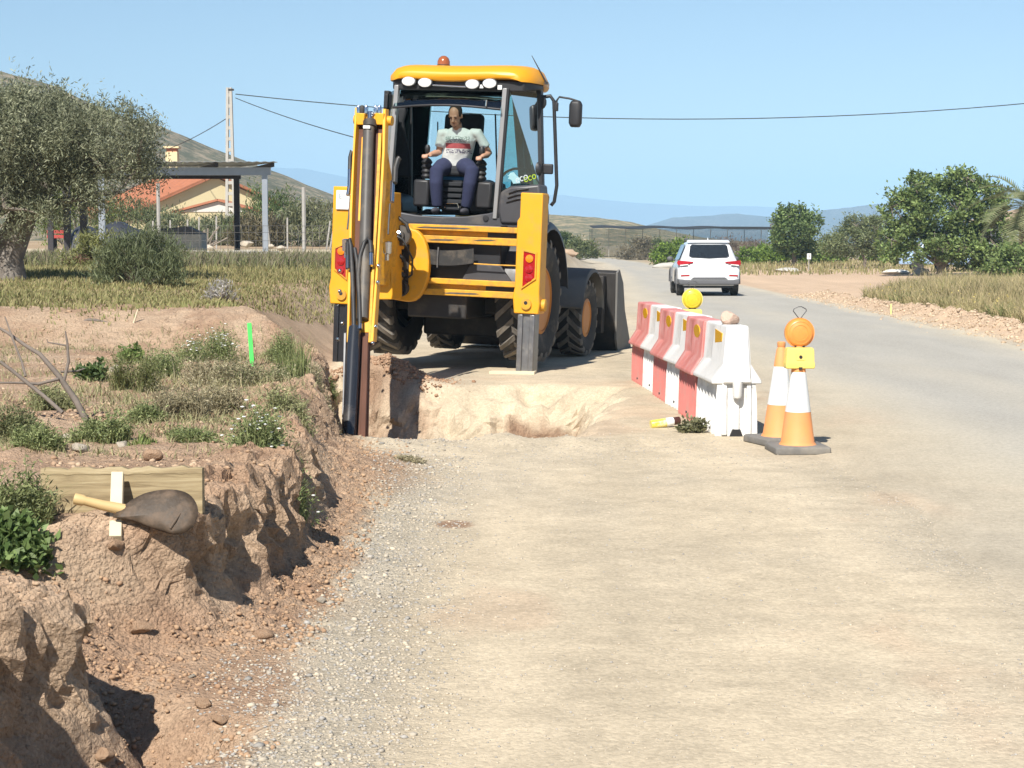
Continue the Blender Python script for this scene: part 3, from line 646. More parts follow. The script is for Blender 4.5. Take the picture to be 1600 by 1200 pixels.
tyre(.90, 3.22, .545, .50, .25, .34, 17, 1); tyre(-.90, 3.22, .53, .50, .25, .34, 17, -1)
# --- chassis
ch = MB(); ch.span((-.36, .05, .62), (.36, 4.0, 1.05)); ch.span((-.85, .80, .66), (.85, 1.10, .98)); ch.span((-.8, 3.1, .45), (.8, 3.35, .66)); ch.span((-.62, 1.6, .48), (.62, 2.7, 1.2))
part('chassis', ch, IRON, bevel=.02)
part('belly_filler', MB().span((-.60, 1.35, .34), (.60, 2.75, .60)), IRON, bevel=.03)  # dark box added to keep the shade under the machine black
tk = MB().span((-.75, .06, 1.02), (.75, .50, 1.72)); part('rear_bulkhead', tk, BLK, bevel=.02)
part('hydraulic_tank', MB().span((.38, 1.75, .62), (.80, 2.6, 1.25)), DGR, bevel=.03)
pn = MB().prism([mlx(722, 437, .03), mlx(800, 441, .03), mlx(782, 415, .03), mlx(735, 413, .03)], 'y', .02, .058)
part('step_plate', pn, DGR, bevel=.006)
fl = []
for i in range(9):
    t_ = i / 8; a = ml(660 + 80 * t_, 388 + 3.5 * math.sin(t_ * 3.1), -.09); b_ = ml(660 + 80 * t_, 411 + 4 * math.sin(t_ * 3.1), -.09)
    fl.append([a, a + Vector((0, .012, 0)), b_ + Vector((0, .012, 0)), b_])
part('rubber_flap', MB().loft(fl), RUB)
part('flap_tie', MB().tube([ml(685, 386, -.105), ml(684, 400, -.11), ml(683, 418, -.105)], .008, 6), STEEL)
part('strap', MB().tube([ml(740, 412, -.07), ml(775, 414, -.07), ml(812, 415.5, -.07)], .008, 6), YELW)
hd = MB(); hd.loft([[(-.45, 2.0, 1.2), (.45, 2.0, 1.2), (.45, 2.0, 1.95), (.30, 2.0, 2.03), (-.30, 2.0, 2.03), (-.45, 2.0, 1.95)], [(-.42, 4.0, 1.0), (.42, 4.0, 1.0), (.42, 4.0, 1.6), (.28, 4.0, 1.68), (-.28, 4.0, 1.68), (-.42, 4.0, 1.6)]])
part('engine_hood', hd, YEL, bevel=.03)
for s in (-1, 1):
    la = MB().prism([(2.0, 1.55), (2.3, 1.7), (3.6, 1.15), (4.35, .50), (4.2, .38), (3.4, .95), (2.2, 1.4)], 'x', s * .52 - .06, s * .52 + .06)
    part('loader_arm', la, YELW, bevel=.01)
# front fenders
for s in (-1, 1):
    rg = []
    for a_ in np.linspace(R(10), R(172), 14):
        r0 = .60; y = 3.22 - r0 * math.cos(a_) * 1.02; z = .60 + r0 * math.sin(a_)
        rg.append([(s * .70, y, z), (s * 1.10, y, z), (s * 1.12, y - .02 * math.cos(a_), z - .05), (s * 1.10, y + .015 * math.cos(a_), z - .02), (s * .70, y + .012 * math.cos(a_), z - .015)])
    part('front_fender', MB().loft(rg), DUST, smooth=50)
# loader shovel
sp = [(4.25, 1.12), (4.34, 1.16), (4.46, .95), (4.50, .45), (4.62, .14), (5.30, .05), (5.30, .02), (4.50, .02), (4.36, .20), (4.28, .55)]
sh = MB().prism(sp, 'x', -1.17, 1.17)
part('loader_shovel', sh, IRON, bevel=.01)
for s in (-1, 1):
    part('shovel_cheek', MB().prism([(4.24, 1.13), (4.36, 1.17), (4.62, .98), (4.80, .60), (5.30, .06), (5.30, .015), (4.48, .015), (4.33, .22)], 'x', s * 1.172, s * 1.20), DUST if s > 0 else IRON)
part('shovel_pivot', MB().cyl((.95, 4.16, .95), (.95, 4.16, .42), .05, 12), CHROME, smooth=40)
part('shovel_bracket', MB().span((.86, 4.08, .30), (1.04, 4.25, 1.08)), IRON, bevel=.01)
part('work_lamp_bracket', MB().span((.50, 2.55, 1.30), (.66, 2.75, 1.50)), IRON, bevel=.02); part('grease_box', MB().span((.60, 2.55, .95), (.72, 2.8, 1.18)), IRON, bevel=.02)
part('exhaust_cap', MB().ball((.68, 2.5, 1.42), (.06, .05, .04), 10, 6), CHROME, smooth=60)

# --- cab
YB, YF = .34, 1.80            # rear glass plane and windscreen plane
def q2(ly, *pix): return [mlx(x, y, ly) for x, y in pix]
sill = MB()
top_c = [(606, 323), (622, 331), (650, 336), (690, 339), (730, 338), (765, 333), (781, 328)]
bot_c = [(606, 350), (640, 354), (690, 357), (760, 356), (840, 357)]
top_r = [(783, 318), (800, 307), (843, 304)]
poly = q2(YB - .02, *(top_c + top_r)) + q2(YB - .02, *(bot_c[::-1]))
sill.prism(poly, 'y', YB - .02, YB + .10); part('rear_sill', sill, DGR, bevel=.012)
scc = []
for x_, y0, y1 in ((783, 318, 357), (800, 300, 357), (822, 296, 357), (846, 297, 357)):
    pass
qp = MB().prism(q2(YB + .02, (780, 330), (784, 300), (800, 291), (846, 288), (850, 352), (784, 350)), 'y', YB - .05, YB + .30)
part('quarter_panel', qp, DGR, bevel=.03)
for i in range(3):
    part('louvre', MB().tube([ml(795 - 2 * i, 302 + 7 * i, YB - .055), ml(808, 297 + 7 * i, YB - .058), ml(826, 295 + 7 * i, YB - .055)], .012, 6), BLK)
part('sill_badge', MB().lathe([(.035, 0), (.035, -.012), (.02, -.013)], ml(759, 341, YB - .022), 'y', 12), BLK)
# rear fenders
for s in (-1, 1):
    rg = []
    for a_ in np.linspace(R(5), R(168), 16):
        y = .98 - .84 * math.cos(a_); z = .86 + .84 * math.sin(a_) * 1.10
        x0, x1 = s * .66, s * 1.12
        rg.append([(x0, y, z), (x1 - s * .05, y, z), (x1, y, z - .05), (x1, y, z - .09), (x1 - s * .03, y, z - .06), (x0, y, z - .03)])
    part('rear_fender', MB().loft(rg), BLK if s < 0 else DGR, smooth=50)
body = MB().span((-.68, YB + .05, 1.60), (.70, 1.9, 1.80)); part('cab_floor', body, BLK, bevel=.02)
xlb = ml(607, 330, YB).x; xlt = ml(619, 135, YB).x
xrb = ml(772, 330, YB).x; xrt = ml(791, 140, YB).x
def pillar(name, p0, p1, w, m=PIL, n=8): return part(name, MB().tube([p0, p1], w, n), m, smooth=60)
def bar(name, a, b_, wx, wy, m):
    rings = [[(p[0] - wx, p[1] - wy, p[2]), (p[0] + wx, p[1] - wy, p[2]), (p[0] + wx, p[1] + wy, p[2]), (p[0] - wx, p[1] + wy, p[2])] for p in (a, b_)]
    return part(name, MB().loft(rings), m, bevel=.008)
bar('rear_pillar', ml(605, 345, YB), ml(621, 133, YB), .026, .04, PIL); bar('rear_pillar', ml(774, 342, YB), ml(790, 138, YB), .026, .04, PIL)
bar('pillar_seal', ml(779, 340, YB), ml(795, 138, YB), .012, .03, BLK)
cr = ml(846, 300, .80); ct = ml(843, 142, .80)
bar('side_pillar', cr, ct, .03, .05, BLK)
cl = ml(598, 320, .80); clt = ml(606, 142, .80)
bar('side_pillar', cl, clt, .03, .05, BLK)
fb = 1.80
fpl = [ml(650, 336, YF), ml(651, 150, YF)]; fpr = [ml(805, 336, YF), ml(800, 150, YF)]
bar('front_pillar', ml(650, 345, YF), ml(652, 140, YF), .062, .05, BLK); bar('front_pillar', ml(822, 345, YF), ml(806, 140, YF), .045, .05, BLK)
bar('wiper', ml(777, 290, YF - .03), ml(774, 178, YF - .03), .010, .01, BLK)
bar('wiper', ml(684, 235, YF + .05), ml(684, 190, YF + .05), .008, .01, BLK)
# door bars on the left side (the open door and coat)
bar('door_post', ml(641, 340, 1.35), ml(642, 165, 1.35), .02, .03, BLK)
coat = MB().prism(q2(1.1, (618, 277), (642, 277), (641, 245), (634, 215), (631, 190), (637, 168), (622, 168), (617, 200)), 'y', 1.06, 1.16)
part('hanging_coat', coat, SEATM, bevel=.03, label=None) if False else part('hanging_coat', coat, SEATM, bevel=.03)
part('side_console', MB().prism(q2(1.0, (612, 332), (641, 334), (640, 318), (632, 305), (618, 300), (612, 308)), 'y', .7, 1.3), BLK, bevel=.03)
# glass
def pane(name, pts, m, th=.006): return part(name, MB().slab(pts, th), m)
def inset(px, py, ly): return ml(px, py, ly)
pane('windscreen', [ml(652, 340, YF), ml(822, 340, YF), ml(806, 140, YF), ml(652, 140, YF)], GLS)
A = ml(780, 322, YB + .01); B_ = ml(846, 298, .78); C_ = ml(843, 146, .78); D_ = ml(796, 140, YB + .01)
qg = pane('quarter_window', [A, B_, C_, D_], GLT)
part('window_seal', MB().tube([A, B_, C_, D_, A], .014, 6), BLK, qg)
A2 = ml(603, 322, YB + .01); B2 = ml(598, 300, .78); C2 = ml(606, 146, .78); D2 = ml(618, 140, YB + .01)
pane('quarter_window', [A2, B2, C2, D2], GLT)
dA, dB, dC, dD = ml(848, 300, .84), Vector((ml(830, 300, 1.8).x, 1.75, 1.85)), Vector((ml(812, 150, 1.8).x, 1.75, 3.25)), ml(846, 146, .84)
pane('door_window', [dA, dB, dC, dD], GLT)
eA, eB, eC, eD = ml(597, 320, .84), Vector((-.80, 1.75, 1.75)), Vector((-.72, 1.75, 3.25)), ml(604, 146, .84)
pane('door_window', [eA, eB, eC, eD], GLS)
# sticker on the right quarter window: laid along the pane
ux = (B_ - A).normalized(); uz = ((D_ - A) - ux * (D_ - A).dot(ux)).normalized(); un = ux.cross(uz)
if un.y > 0: un = -un
def stick(px, py):
    o = MI @ CAMV; d = MI.to_3x3() @ ray(px, py); k = (A - o).dot(un) / d.dot(un); return o + d * k + un * .012
WHS = mat('sticker_white', (.78, .84, .84), .4, var=.05); CYS = mat('sticker_cyan', (.45, .74, .78), .4, var=.15, scale=40); GRS = mat('sticker_green', (.50, .66, .05), .4, var=.05)
part('sticker_emblem', MB().slab([stick(*p) for p in ((791, 273), (795, 276), (793, 279), (798, 281), (801, 287), (812, 286), (811, 278), (806, 274), (802, 269), (797, 270), (794, 274))], .003), CYS, qg)
rot = Matrix((ux, uz, ux.cross(uz))).transposed().to_4x4()
if (rot @ Vector((0, 0, 1))).y > 0: rot = Matrix((ux, uz, ux.cross(uz))).transposed().to_4x4()
text_mesh('sticker_lettering', 'eco', .125, WHS, qg, Matrix.Translation(stick(814, 278)) @ rot)
text_mesh('sticker_lettering', 'eco', .125, GRS, qg, Matrix.Translation(stick(827, 277)) @ rot)
# roof: chamfered behind, widest over the side pillars, narrower in front
zc = ml(730, 121, .22).z - .02
CX = .075
xw_ = abs(ml(853, 132, .80).x - CX)
outline = [(.29, .83), (.38, .92), (.55, .97), (.80, 1.0), (1.2, .93), (1.6, .80), (1.85, .70), (1.95, .58)]
def roof_ring(y, hw, zb0, h):
    up = []; dn = []
    for u in np.linspace(-1, 1, 25):
        x = CX + u * hw; e_ = (1 - abs(u) ** 7); wave = -.022 * math.cos(u * math.pi + .4)
        up.append((x, y, zb0 + .03 + h * (e_ ** .5) + wave * .4)); dn.append((x, y, zb0 + wave * 1.0 - .035 * abs(u) ** 6))
    return up + dn[::-1]
rings = []
for (y, k), h in zip(outline, (.075, .125, .16, .18, .19, .17, .13, .05)): rings.append(roof_ring(y, xw_ * k, zc, h))
rings.insert(0, roof_ring(.27, xw_ * .79, zc + .015, .03))
part('roof', MB().loft(rings), ROOFM, smooth=60)
ul = MB().loft([[(CX - xw_ * k, y, z0), (CX + xw_ * k, y, z0), (CX + xw_ * k, y, zc + .0), (CX - xw_ * k, y, zc + .0)] for y, k, z0 in ((.33, .86, zc - .13), (.50, .93, zc - .10), (.8, .97, zc - .07), (1.8, .68, zc - .07))])
part('roof_lining', ul, BLK, bevel=.02)
for x_, y_ in ((638.5, 127), (664, 129), (738, 131.5), (765, 130.5)):
    p = ml(x_, y_, .285); wl = part('work_light', MB().lathe([(.083, .05), (.085, .0), (.078, -.015), (.03, -.02)], (0, 0, 0), 'y', 22), LAMPG, smooth=50); wl.location = p; wl.scale = (1, 1, .66)
    part('light_housing', MB().lathe([(.06, .10), (.094, .05), (.094, -.002), (.086, -.004)], (0, 0, 0), 'y', 22), BLK, wl, smooth=50)
bar('grab_rail', ml(676, 133, .12), ml(730, 136, .12), .001, .012, CHROME) if False else part('grab_rail', MB().tube([ml(676, 133, .30), ml(730, 136, .30)], .012, 8), CHROME, smooth=60)
part('reflector_tab', MB().box(ml(752.5, 135, .30), (.045, .01, .04)), WHITEP); part('reflector_tab', MB().box(ml(781, 136.5, .30), (.05, .01, .05)), WHITEP)
# raised rear window (open, slid up under the roof)
a1, a2, a3, a4 = ml(614, 168, YB - .10), ml(782, 171, YB - .10), ml(788, 143, YB + .16), ml(624, 141, YB + .16)
rwn = []
for t_ in np.linspace(0, 1, 9):
    lo_ = a1.lerp(a2, t_) + Vector((0, -.06 * math.sin(t_ * math.pi), .035 * math.sin(t_ * math.pi))); hi_ = a4.lerp(a3, t_)
    rwn.append([lo_, lo_ + Vector((0, 0, .008)), hi_ + Vector((0, 0, .008)), hi_])
rg_ = part('raised_window', MB().loft(rwn), GLD, smooth=60)
part('window_edge', MB().tube([r_[0] for r_ in rwn], .014, 8), BLK, rg_, smooth=60)
part('window_blind', MB().loft([[Vector(r_[2]) + Vector((0, .05, -.02)), Vector(r_[2]) + Vector((0, .055, 0)), Vector(r_[2]).lerp(Vector(r_[0]), .35) + Vector((0, .10, .02)), Vector(r_[2]).lerp(Vector(r_[0]), .35) + Vector((0, .095, .01))] for r_ in rwn]), BLK, rg_)
part('window_latch', MB().tube([ml(760, 156, .18), ml(759, 166, .18)], .01, 6), CHROME, rg_)
# beacon, aerial
bc = ml(693, 106, .75); bz = zc + .225
bo = part('beacon', MB().lathe([(.075, bz - .02), (.075, bz + .02), (.06, bz + .06), (.03, bz + .085), (.004, bz + .09)], (bc.x, .75, 0), 'z', 18), mat('beacon_amber', (.30, .09, .03), .2, var=.2, coat=.4), smooth=50)
part('beacon_base', MB().lathe([(.085, bz - .06), (.08, bz - .02)], (bc.x, .75, 0), 'z', 18), BLK, bo)
part('aerial', MB().tube([ml(854, 130, .75), ml(831, 87, .75)], [.012, .004], 6), BLK)
part('aerial_mount', MB().box(ml(854, 130, .75), (.03, .03, .03)), BLK)
# grab loop, mirror
part('grab_handle', MB().tube([ml(845, 152, .85), ml(860, 150, .85), ml(865.5, 158, .85), ml(867, 200, .85), ml(870, 290, .85), ml(866, 315, .85), ml(861, 321, .85)], .022, 8), BLK, smooth=60)
part('mirror_arm', MB().tube([ml(869, 170, .85), ml(870, 157, .85), ml(874, 151.5, .85), ml(890, 154, .85), ml(906, 159, .85), ml(907.5, 166, .85)], .012, 8), BLK, smooth=60)
part('mirror_clamp', MB().box(ml(869.5, 167, .85), (.04, .05, .10)), BLK, bevel=.008)
mr_ = MB(); mc = ml(899, 178, .83)
mr_.loft([[(mc.x + sx * .5 * w_, mc.y + dy, mc.z + sz * h_ * .5) for sx, sz in ((-.7, -1), (.7, -1), (1, -.7), (1, .7), (.7, 1), (-.7, 1), (-1, .7), (-1, -.7))] for dy, w_, h_ in ((-.05, .10, .26), (-.03, .145, .30), (.02, .15, .31), (.05, .145, .30))])
part('mirror', mr_, BLK, bevel=.012)
part('mirror_hinge', MB().lathe([(.09, -.03), (.10, .0), (.08, .03)], ml(842, 160, .80), 'y', 14), BLK, bevel=.015)
part('indicator', MB().box(ml(852, 264, .82), (.19, .05, .12)), BLK, bevel=.015)
part('door_handle_cover', MB().ball(ml(838, 264, .74), (.07, .04, .085), 12, 8), BLK, smooth=60)
part('mirror', MB().box(ml(604, 158, .75), (.05, .06, .17)).tube([ml(604, 150, .75), ml(612, 149, .75)], .015, 6), BLK, bevel=.012)
part('pillar_panel', MB().slab([ml(601, 320, .60), ml(610, 320, .50), ml(613, 190, .50), ml(604, 190, .60)], .01), PIL)
part('lower_grab_rail', MB().tube([ml(853, 300, .9), ml(857, 308, .9), ml(856, 318, .9), ml(851, 320, .9)], .012, 6), BLK, smooth=60)
# interior: seat, pods, joysticks, dash
st = MB(); 
st.box((ml(712, 262, .85).x, .90, ml(712, 268, .95).z), (.50, .50, .13)); part('seat_cushion', st, SEATM, bevel=.04)
part('seat_blue_trim', MB().box((ml(712, 278, .80).x, .86, ml(712, 279, .80).z), (.30, .30, .05)), SEATB, bevel=.02)
sbk = ml(722, 225, 1.22); part('backrest', MB().box((sbk.x, 1.26, sbk.z), (.50, .12, .74), Matrix.Rotation(R(-6), 3, 'X')), SEATM, bevel=.05)
hr = ml(736, 197, 1.25); part('headrest', MB().box((hr.x, 1.28, hr.z), (.24, .10, .22)), SEATM, bevel=.04)
susp = MB(); sx_ = ml(708, 300, .75).x
for i, y_ in enumerate((288, 297, 306, 315, 325)):
    z_ = ml(708, y_, .75).z; susp.box((sx_, .80, z_), (.28 + .02 * (i % 2), .34, .05))
part('seat_suspension', susp, SEATM, bevel=.01)
part('seat_base', MB().span((sx_ - .13, .72, ml(708, 332, .75).z), (sx_ + .13, 1.05, ml(708, 276, .75).z)), SEATM, bevel=.01)
part('suspension_bar', MB().tube([ml(695, 325, .60), ml(696, 318, .60), ml(715, 318, .60), ml(717, 325, .60)], .009, 6), CHROME, smooth=60)
for x_, y_ in ((667, 262), (752, 265)):
    p = ml(x_, y_, .56); bel = MB().lathe([(.05 + .018 * (i % 2), -.13 + i * .028) for i in range(9)] + [(.02, .12)], p, 'z', 14)
    jo = part('joystick', bel, BLK, smooth=30); part('joystick_knob', MB().lathe([(.014, .10), (.016, .17), (.032, .19), (.034, .24), (.02, .27)], p, 'z', 12), BLK, jo, smooth=50)
    part('control_pod', MB().box((p.x + (.05 if x_ > 700 else -.05), .82, p.z - .30), (.20, .62, .32)), BLK, bevel=.03)
part('dashboard', MB().prism(q2(1.72, (655, 336), (810, 336), (800, 318), (770, 300), (745, 330), (690, 330), (672, 326)), 'y', 1.55, 1.74), BLK, bevel=.03)
part('steering_column', MB().tube([ml(800, 330, 1.5), ml(806, 285, 1.3)], .06, 10), BLK, smooth=60)
part('steering_wheel', MB().tube([ml(806, 281, 1.28) + Vector((.19 * math.cos(a), .10 * math.sin(a), .14 * math.sin(a))) for a in np.linspace(0, 2 * math.pi, 21)], .016, 8), BLK, smooth=60)
part('side_switch_panel', MB().prism(q2(1.1, (748, 334), (775, 334), (778, 290), (760, 280), (748, 284)), 'y', .7, 1.3), BLK, bevel=.03)

# ================================================================== driver
FL = ml(705, 334, .5); PX = Matrix.Translation(Vector((FL.x, .75, FL.z)))
per = empty('person', matrix=MM @ PX, label='man in white T-shirt and navy trousers seated at the backhoe controls', cat='person')
def pt(px, py, ly): return ml(px, py, ly) - Vector((FL.x, .75, FL.z))
SKIN = mat('skin', (.44, .25, .165), .55, var=.10, scale=20); HAIRM = mat('hair', (.025, .017, .012), .8, var=.3, scale=60)
NAVY = mat('navy_cloth', (.022, .028, .070), .9, var=.25, scale=25, bump=.7, bscale=9)
SHOE = mat('shoe', (.05, .05, .06), .7, var=.4, scale=30)
# T-shirt with a printed chest
TS = bpy.data.materials.new('printed_tshirt'); nt, b, out = nodes_of(TS); Lk = nt.links.new
tc = nt.nodes.new('ShaderNodeTexCoord'); sepx = nt.nodes.new('ShaderNodeSeparateXYZ'); Lk(tc.outputs['Object'], sepx.inputs[0])
chest = pt(717, 228, .65)
def band(x0_, x1_, z0_, z1_):
    outs = []
    for sock, lo_, hi_ in ((0, x0_, x1_), (2, z0_, z1_)):
        for op, v in (('GREATER_THAN', lo_), ('LESS_THAN', hi_)):
            n = nt.nodes.new('ShaderNodeMath'); n.operation = op; n.inputs[1].default_value = v; Lk(sepx.outputs[sock], n.inputs[0]); outs.append(n.outputs[0])
    cur = outs[0]
    for o_ in outs[1:]:
        n = nt.nodes.new('ShaderNodeMath'); n.operation = 'MULTIPLY'; Lk(cur, n.inputs[0]); Lk(o_, n.inputs[1]); cur = n.outputs[0]
    return cur
def layer(prev, mask, col, noise_sc=None, thr=.5):
    if noise_sc:
        n = nt.nodes.new('ShaderNodeTexNoise'); n.inputs['Scale'].default_value = noise_sc; n.inputs['Detail'].default_value = 2; Lk(tc.outputs['Object'], n.inputs['Vector'])
        g_ = nt.nodes.new('ShaderNodeMath'); g_.operation = 'GREATER_THAN'; g_.inputs[1].default_value = thr; Lk(n.outputs['Fac'], g_.inputs[0])
        mu = nt.nodes.new('ShaderNodeMath'); mu.operation = 'MULTIPLY'; Lk(mask, mu.inputs[0]); Lk(g_.outputs[0], mu.inputs[1]); mask = mu.outputs[0]
    mx = nt.nodes.new('ShaderNodeMix'); mx.data_type = 'RGBA'; mx.inputs['B'].default_value = col + (1,); Lk(mask, mx.inputs['Factor'])
    if prev is None: mx.inputs['A'].default_value = (.66, .68, .65, 1)
    else: Lk(prev, mx.inputs['A'])
    return mx.outputs['Result']
pxm = .0073
l_ = layer(None, band(chest.x - 21 * pxm, chest.x + 20 * pxm, chest.z + 5 * pxm, chest.z + 15 * pxm), (.30, .34, .31), 60, .48)
l_ = layer(l_, band(chest.x - 21 * pxm, chest.x + 20 * pxm, chest.z - 4.5 * pxm, chest.z + 4 * pxm), (.42, .09, .095))
l_ = layer(l_, band(chest.x - 21 * pxm, chest.x + 20 * pxm, chest.z - 12 * pxm, chest.z - 5.5 * pxm), (.17, .16, .22), 60, .50)
Lk(l_, b.inputs['Base Color']); b.inputs['Roughness'].default_value = .9
nz = nt.nodes.new('ShaderNodeTexNoise'); nz.inputs['Scale'].default_value = 9; Lk(tc.outputs['Object'], nz.inputs['Vector'])
bp = nt.nodes.new('ShaderNodeBump'); bp.inputs['Strength'].default_value = .5; bp.inputs['Distance'].default_value = .03; Lk(nz.outputs['Fac'], bp.inputs['Height']); Lk(bp.outputs[0], b.inputs['Normal'])
def remesh(o, vox, it=3):
    r_ = o.modifiers.new('remesh', 'REMESH'); r_.mode = 'VOXEL'; r_.voxel_size = vox; r_.use_smooth_shade = True
    s_ = o.modifiers.new('smooth', 'SMOOTH'); s_.iterations = it; s_.factor = .5
    return o
# joints
hipc = pt(712, 256, .82); shl, shr = pt(690, 208, .66), pt(747, 208, .66); neck0 = pt(715, 205, .64); headc = pt(711.5, 181, .53)
ell, elr = pt(686, 238, .70), pt(764, 240, .72); hal, har = pt(671, 242, .50), pt(753, 245, .50)
knl, knr = pt(681, 268, .44), pt(737, 268, .44); anl, anr = pt(683, 326, .52), pt(728, 327, .52)
# body: arms, hands, neck and head as one surface
bd = MB()
bd.tube([shl, shl.lerp(ell, .6), ell, ell.lerp(hal, .35), ell.lerp(hal, .85), hal], [.036, .044, .041, .043, .030, .027], 12)
bd.tube([shr, shr.lerp(elr, .6), elr, elr.lerp(har, .35), elr.lerp(har, .85), har], [.036, .044, .041, .043, .030, .027], 12)
bd.tube([shl, neck0 + Vector((0, .02, -.05)), shr], [.035, .05, .035], 12)
bd.tube([hipc + Vector((0, .02, .1)), neck0 + Vector((0, 0, -.10))], [.07, .07], 12)
bd.tube([neck0 + Vector((0, .03, -.04)), neck0.lerp(headc, .55) + Vector((0, .02, 0))], [.062, .056], 12)
tilt = Matrix.Rotation(R(30), 3, 'X')            # looking down towards the pit
def hd_(v): return headc + tilt @ Vector(v)
bd.ball(hd_((0, .015, .03)), (.076, .098, .098), 18, 12, tilt)
bd.ball(hd_((0, -.030, -.045)), (.058, .062, .070), 16, 10, tilt)
bd.ball(hd_((0, -.066, -.088)), (.030, .026, .022), 12, 8, tilt)                    # chin
bd.tube([hd_((0, -.086, .018)), hd_((0, -.110, -.022)), hd_((0, -.090, -.034))], [.010, .016, .012], 8)   # nose
bd.ball(hd_((0, -.076, .030)), (.055, .016, .012), 12, 6, tilt)                    # brow
for s in (-1, 1):
    bd.ball(hd_((s * .076, .01, -.005)), (.012, .020, .032), 8, 6, tilt)              # ears
def hand(mb, w, el_, side):
    d = (w - el_).normalized(); sd = Vector((1, 0, 0)) * side; up = Vector((0, 0, 1))
    palm = w + d * .035
    mb.ball(palm, (.040, .042, .020), 10, 8)
    for i, (ln, off) in enumerate(((.065, -.030), (.075, -.010), (.070, .010), (.055, .028))):
        a = palm + d * .03 + Vector((off, 0, .006)); m1 = a + d * ln * .5 + up * .008; m2 = m1 + d * ln * .15 - up * ln * .45; m3 = m2 - d * .02 - up * .012
        mb.tube([a, m1, m2, m3], [.0105, .010, .009, .008], 8)
    t0 = w + d * .012 + sd * .026; mb.tube([t0, t0 + d * .028 + sd * .022, t0 + d * .055 + sd * .012 - up * .012], [.012, .011, .009], 8)
hand(bd, hal, ell, 1); hand(bd, har, elr, -1)
remesh(bd.build('body', SKIN, per), .0085, 2)
fc = MB()
for s in (-1, 1):
    fc.ball(hd_((s * .030, -.080, .008)), (.012, .005, .0045), 8, 6, tilt)
    fc.tube([hd_((s * .014, -.091, .027)), hd_((s * .044, -.080, .025))], .004, 6)
fc.ball(hd_((0, -.092, -.055)), (.018, .004, .003), 10, 6, tilt)
fc.build('eyes_and_brows', HAIRM, per)
hr_ = MB().ball(hd_((0, .030, .044)), (.0795, .096, .091), 18, 12, tilt)
for s in (-1, 1): hr_.ball(hd_((s * .060, .01, .035)), (.020, .06, .055), 10, 8, tilt)
remesh(hr_.build('hair', HAIRM, per), .010, 2)
beard = MB().tube([hd_((-.054, -.03, -.03)), hd_((-.045, -.058, -.075)), hd_((0, -.082, -.108)), hd_((.045, -.058, -.075)), hd_((.054, -.03, -.03))], [.008, .013, .014, .013, .008], 8)
beard.build('stubble', mat('stubble', (.24, .14, .095), .8), per, smooth=60)
ts = MB()
def ell_ring(c, rx, ry, n=18): return [c + Vector((rx * math.cos(a), ry * math.sin(a), 0)) for a in np.linspace(0, 2 * math.pi, n, endpoint=False)]
cx_ = lambda px, py, ly: pt(px, py, ly)
ts.loft([ell_ring(cx_(712, 262, .81), .185, .13), ell_ring(cx_(713, 250, .78), .185, .13), ell_ring(cx_(716, 236, .73), .19, .125), ell_ring(cx_(718, 220, .68), .205, .12), ell_ring(cx_(718, 209, .67), .205, .095), ell_ring(cx_(717, 203, .66), .14, .078), ell_ring(cx_(716, 199.5, .64), .08, .066)])
for s_, e_ in ((shl, ell), (shr, elr)):
    ts.tube([s_.lerp(neck0, .35), s_ + Vector((0, 0, .0)), s_.lerp(e_, .35), s_.lerp(e_, .70)], [.050, .060, .056, .062], 14)
remesh(ts.build('tshirt', TS, per), .012, 3)
tr_ = MB()
for h_, k_2, a_ in ((hipc + Vector((-.09, 0, -.02)), knl, anl), (hipc + Vector((.09, 0, -.02)), knr, anr)):
    tr_.tube([h_, h_.lerp(k_2, .5) + Vector((0, 0, .01)), k_2 + Vector((0, .03, .0)), k_2.lerp(a_, .30), k_2.lerp(a_, .7), a_ + Vector((0, 0, .03))], [.115, .108, .088, .082, .070, .064], 14)
tr_.ball(hipc + Vector((0, .02, .02)), (.19, .15, .12), 16, 10)
remesh(tr_.build('trousers', NAVY, per), .014, 4)
sh_ = MB()
for a_ in (anl, anr):
    sh_.ball(a_ + Vector((0, -.05, -.025)), (.045, .12, .04), 12, 8)
sh_.build('shoes', SHOE, per, smooth=60)

# ================================================================== barriers, cones, lamps
PWH = mat('barrier_white', (.70, .69, .66), .5, var=.06, scale=4, dirt=(.42, .38, .32), dirt_amt=.30, dscale=6)
PRD = mat('barrier_red', (.60, .20, .175), .55, var=.12, scale=4, dirt=(.66, .42, .38), dirt_amt=.45, dscale=4)
PWL = mat('grimy_barrier_white', (.74, .73, .70), .5, var=.06, scale=4, dirt=(.30, .28, .25), dirt_amt=.42, dscale=7); PRL = mat('grimy_barrier_red', (.56, .185, .16), .55, var=.12, scale=4, dirt=(.40, .25, .21), dirt_amt=.45, dscale=6)
REFL = mat('amber_reflector', (.80, .42, .01), .3, var=.05)
CONO = mat('cone_orange', (.76, .30, .10), .65, var=.12, scale=6, dirt=(.50, .28, .15), dirt_amt=.42, dscale=7)
CONW = mat('cone_white', (.72, .73, .72), .45, var=.05, dirt=(.5, .45, .38), dirt_amt=.28, dscale=8)
CONB = mat('cone_base', (.17, .16, .145), .9, var=.2, scale=12, dirt=(.32, .28, .22), dirt_amt=.4, bump=.3)
LYEL = mat('lamp_case', (.80, .62, .14), .5, var=.05, dirt=(.6, .5, .3), dirt_amt=.15)
LORG = mat('orange_lens', (.78, .27, .055), .4, var=.22, scale=22, coat=.15); LYLW = mat('yellow_lens', (.66, .50, .03), .35, var=.35, scale=30, coat=.2)
WIRE = mat('steel_wire', (.08, .08, .08), .5, metal=.5)
BL = .93
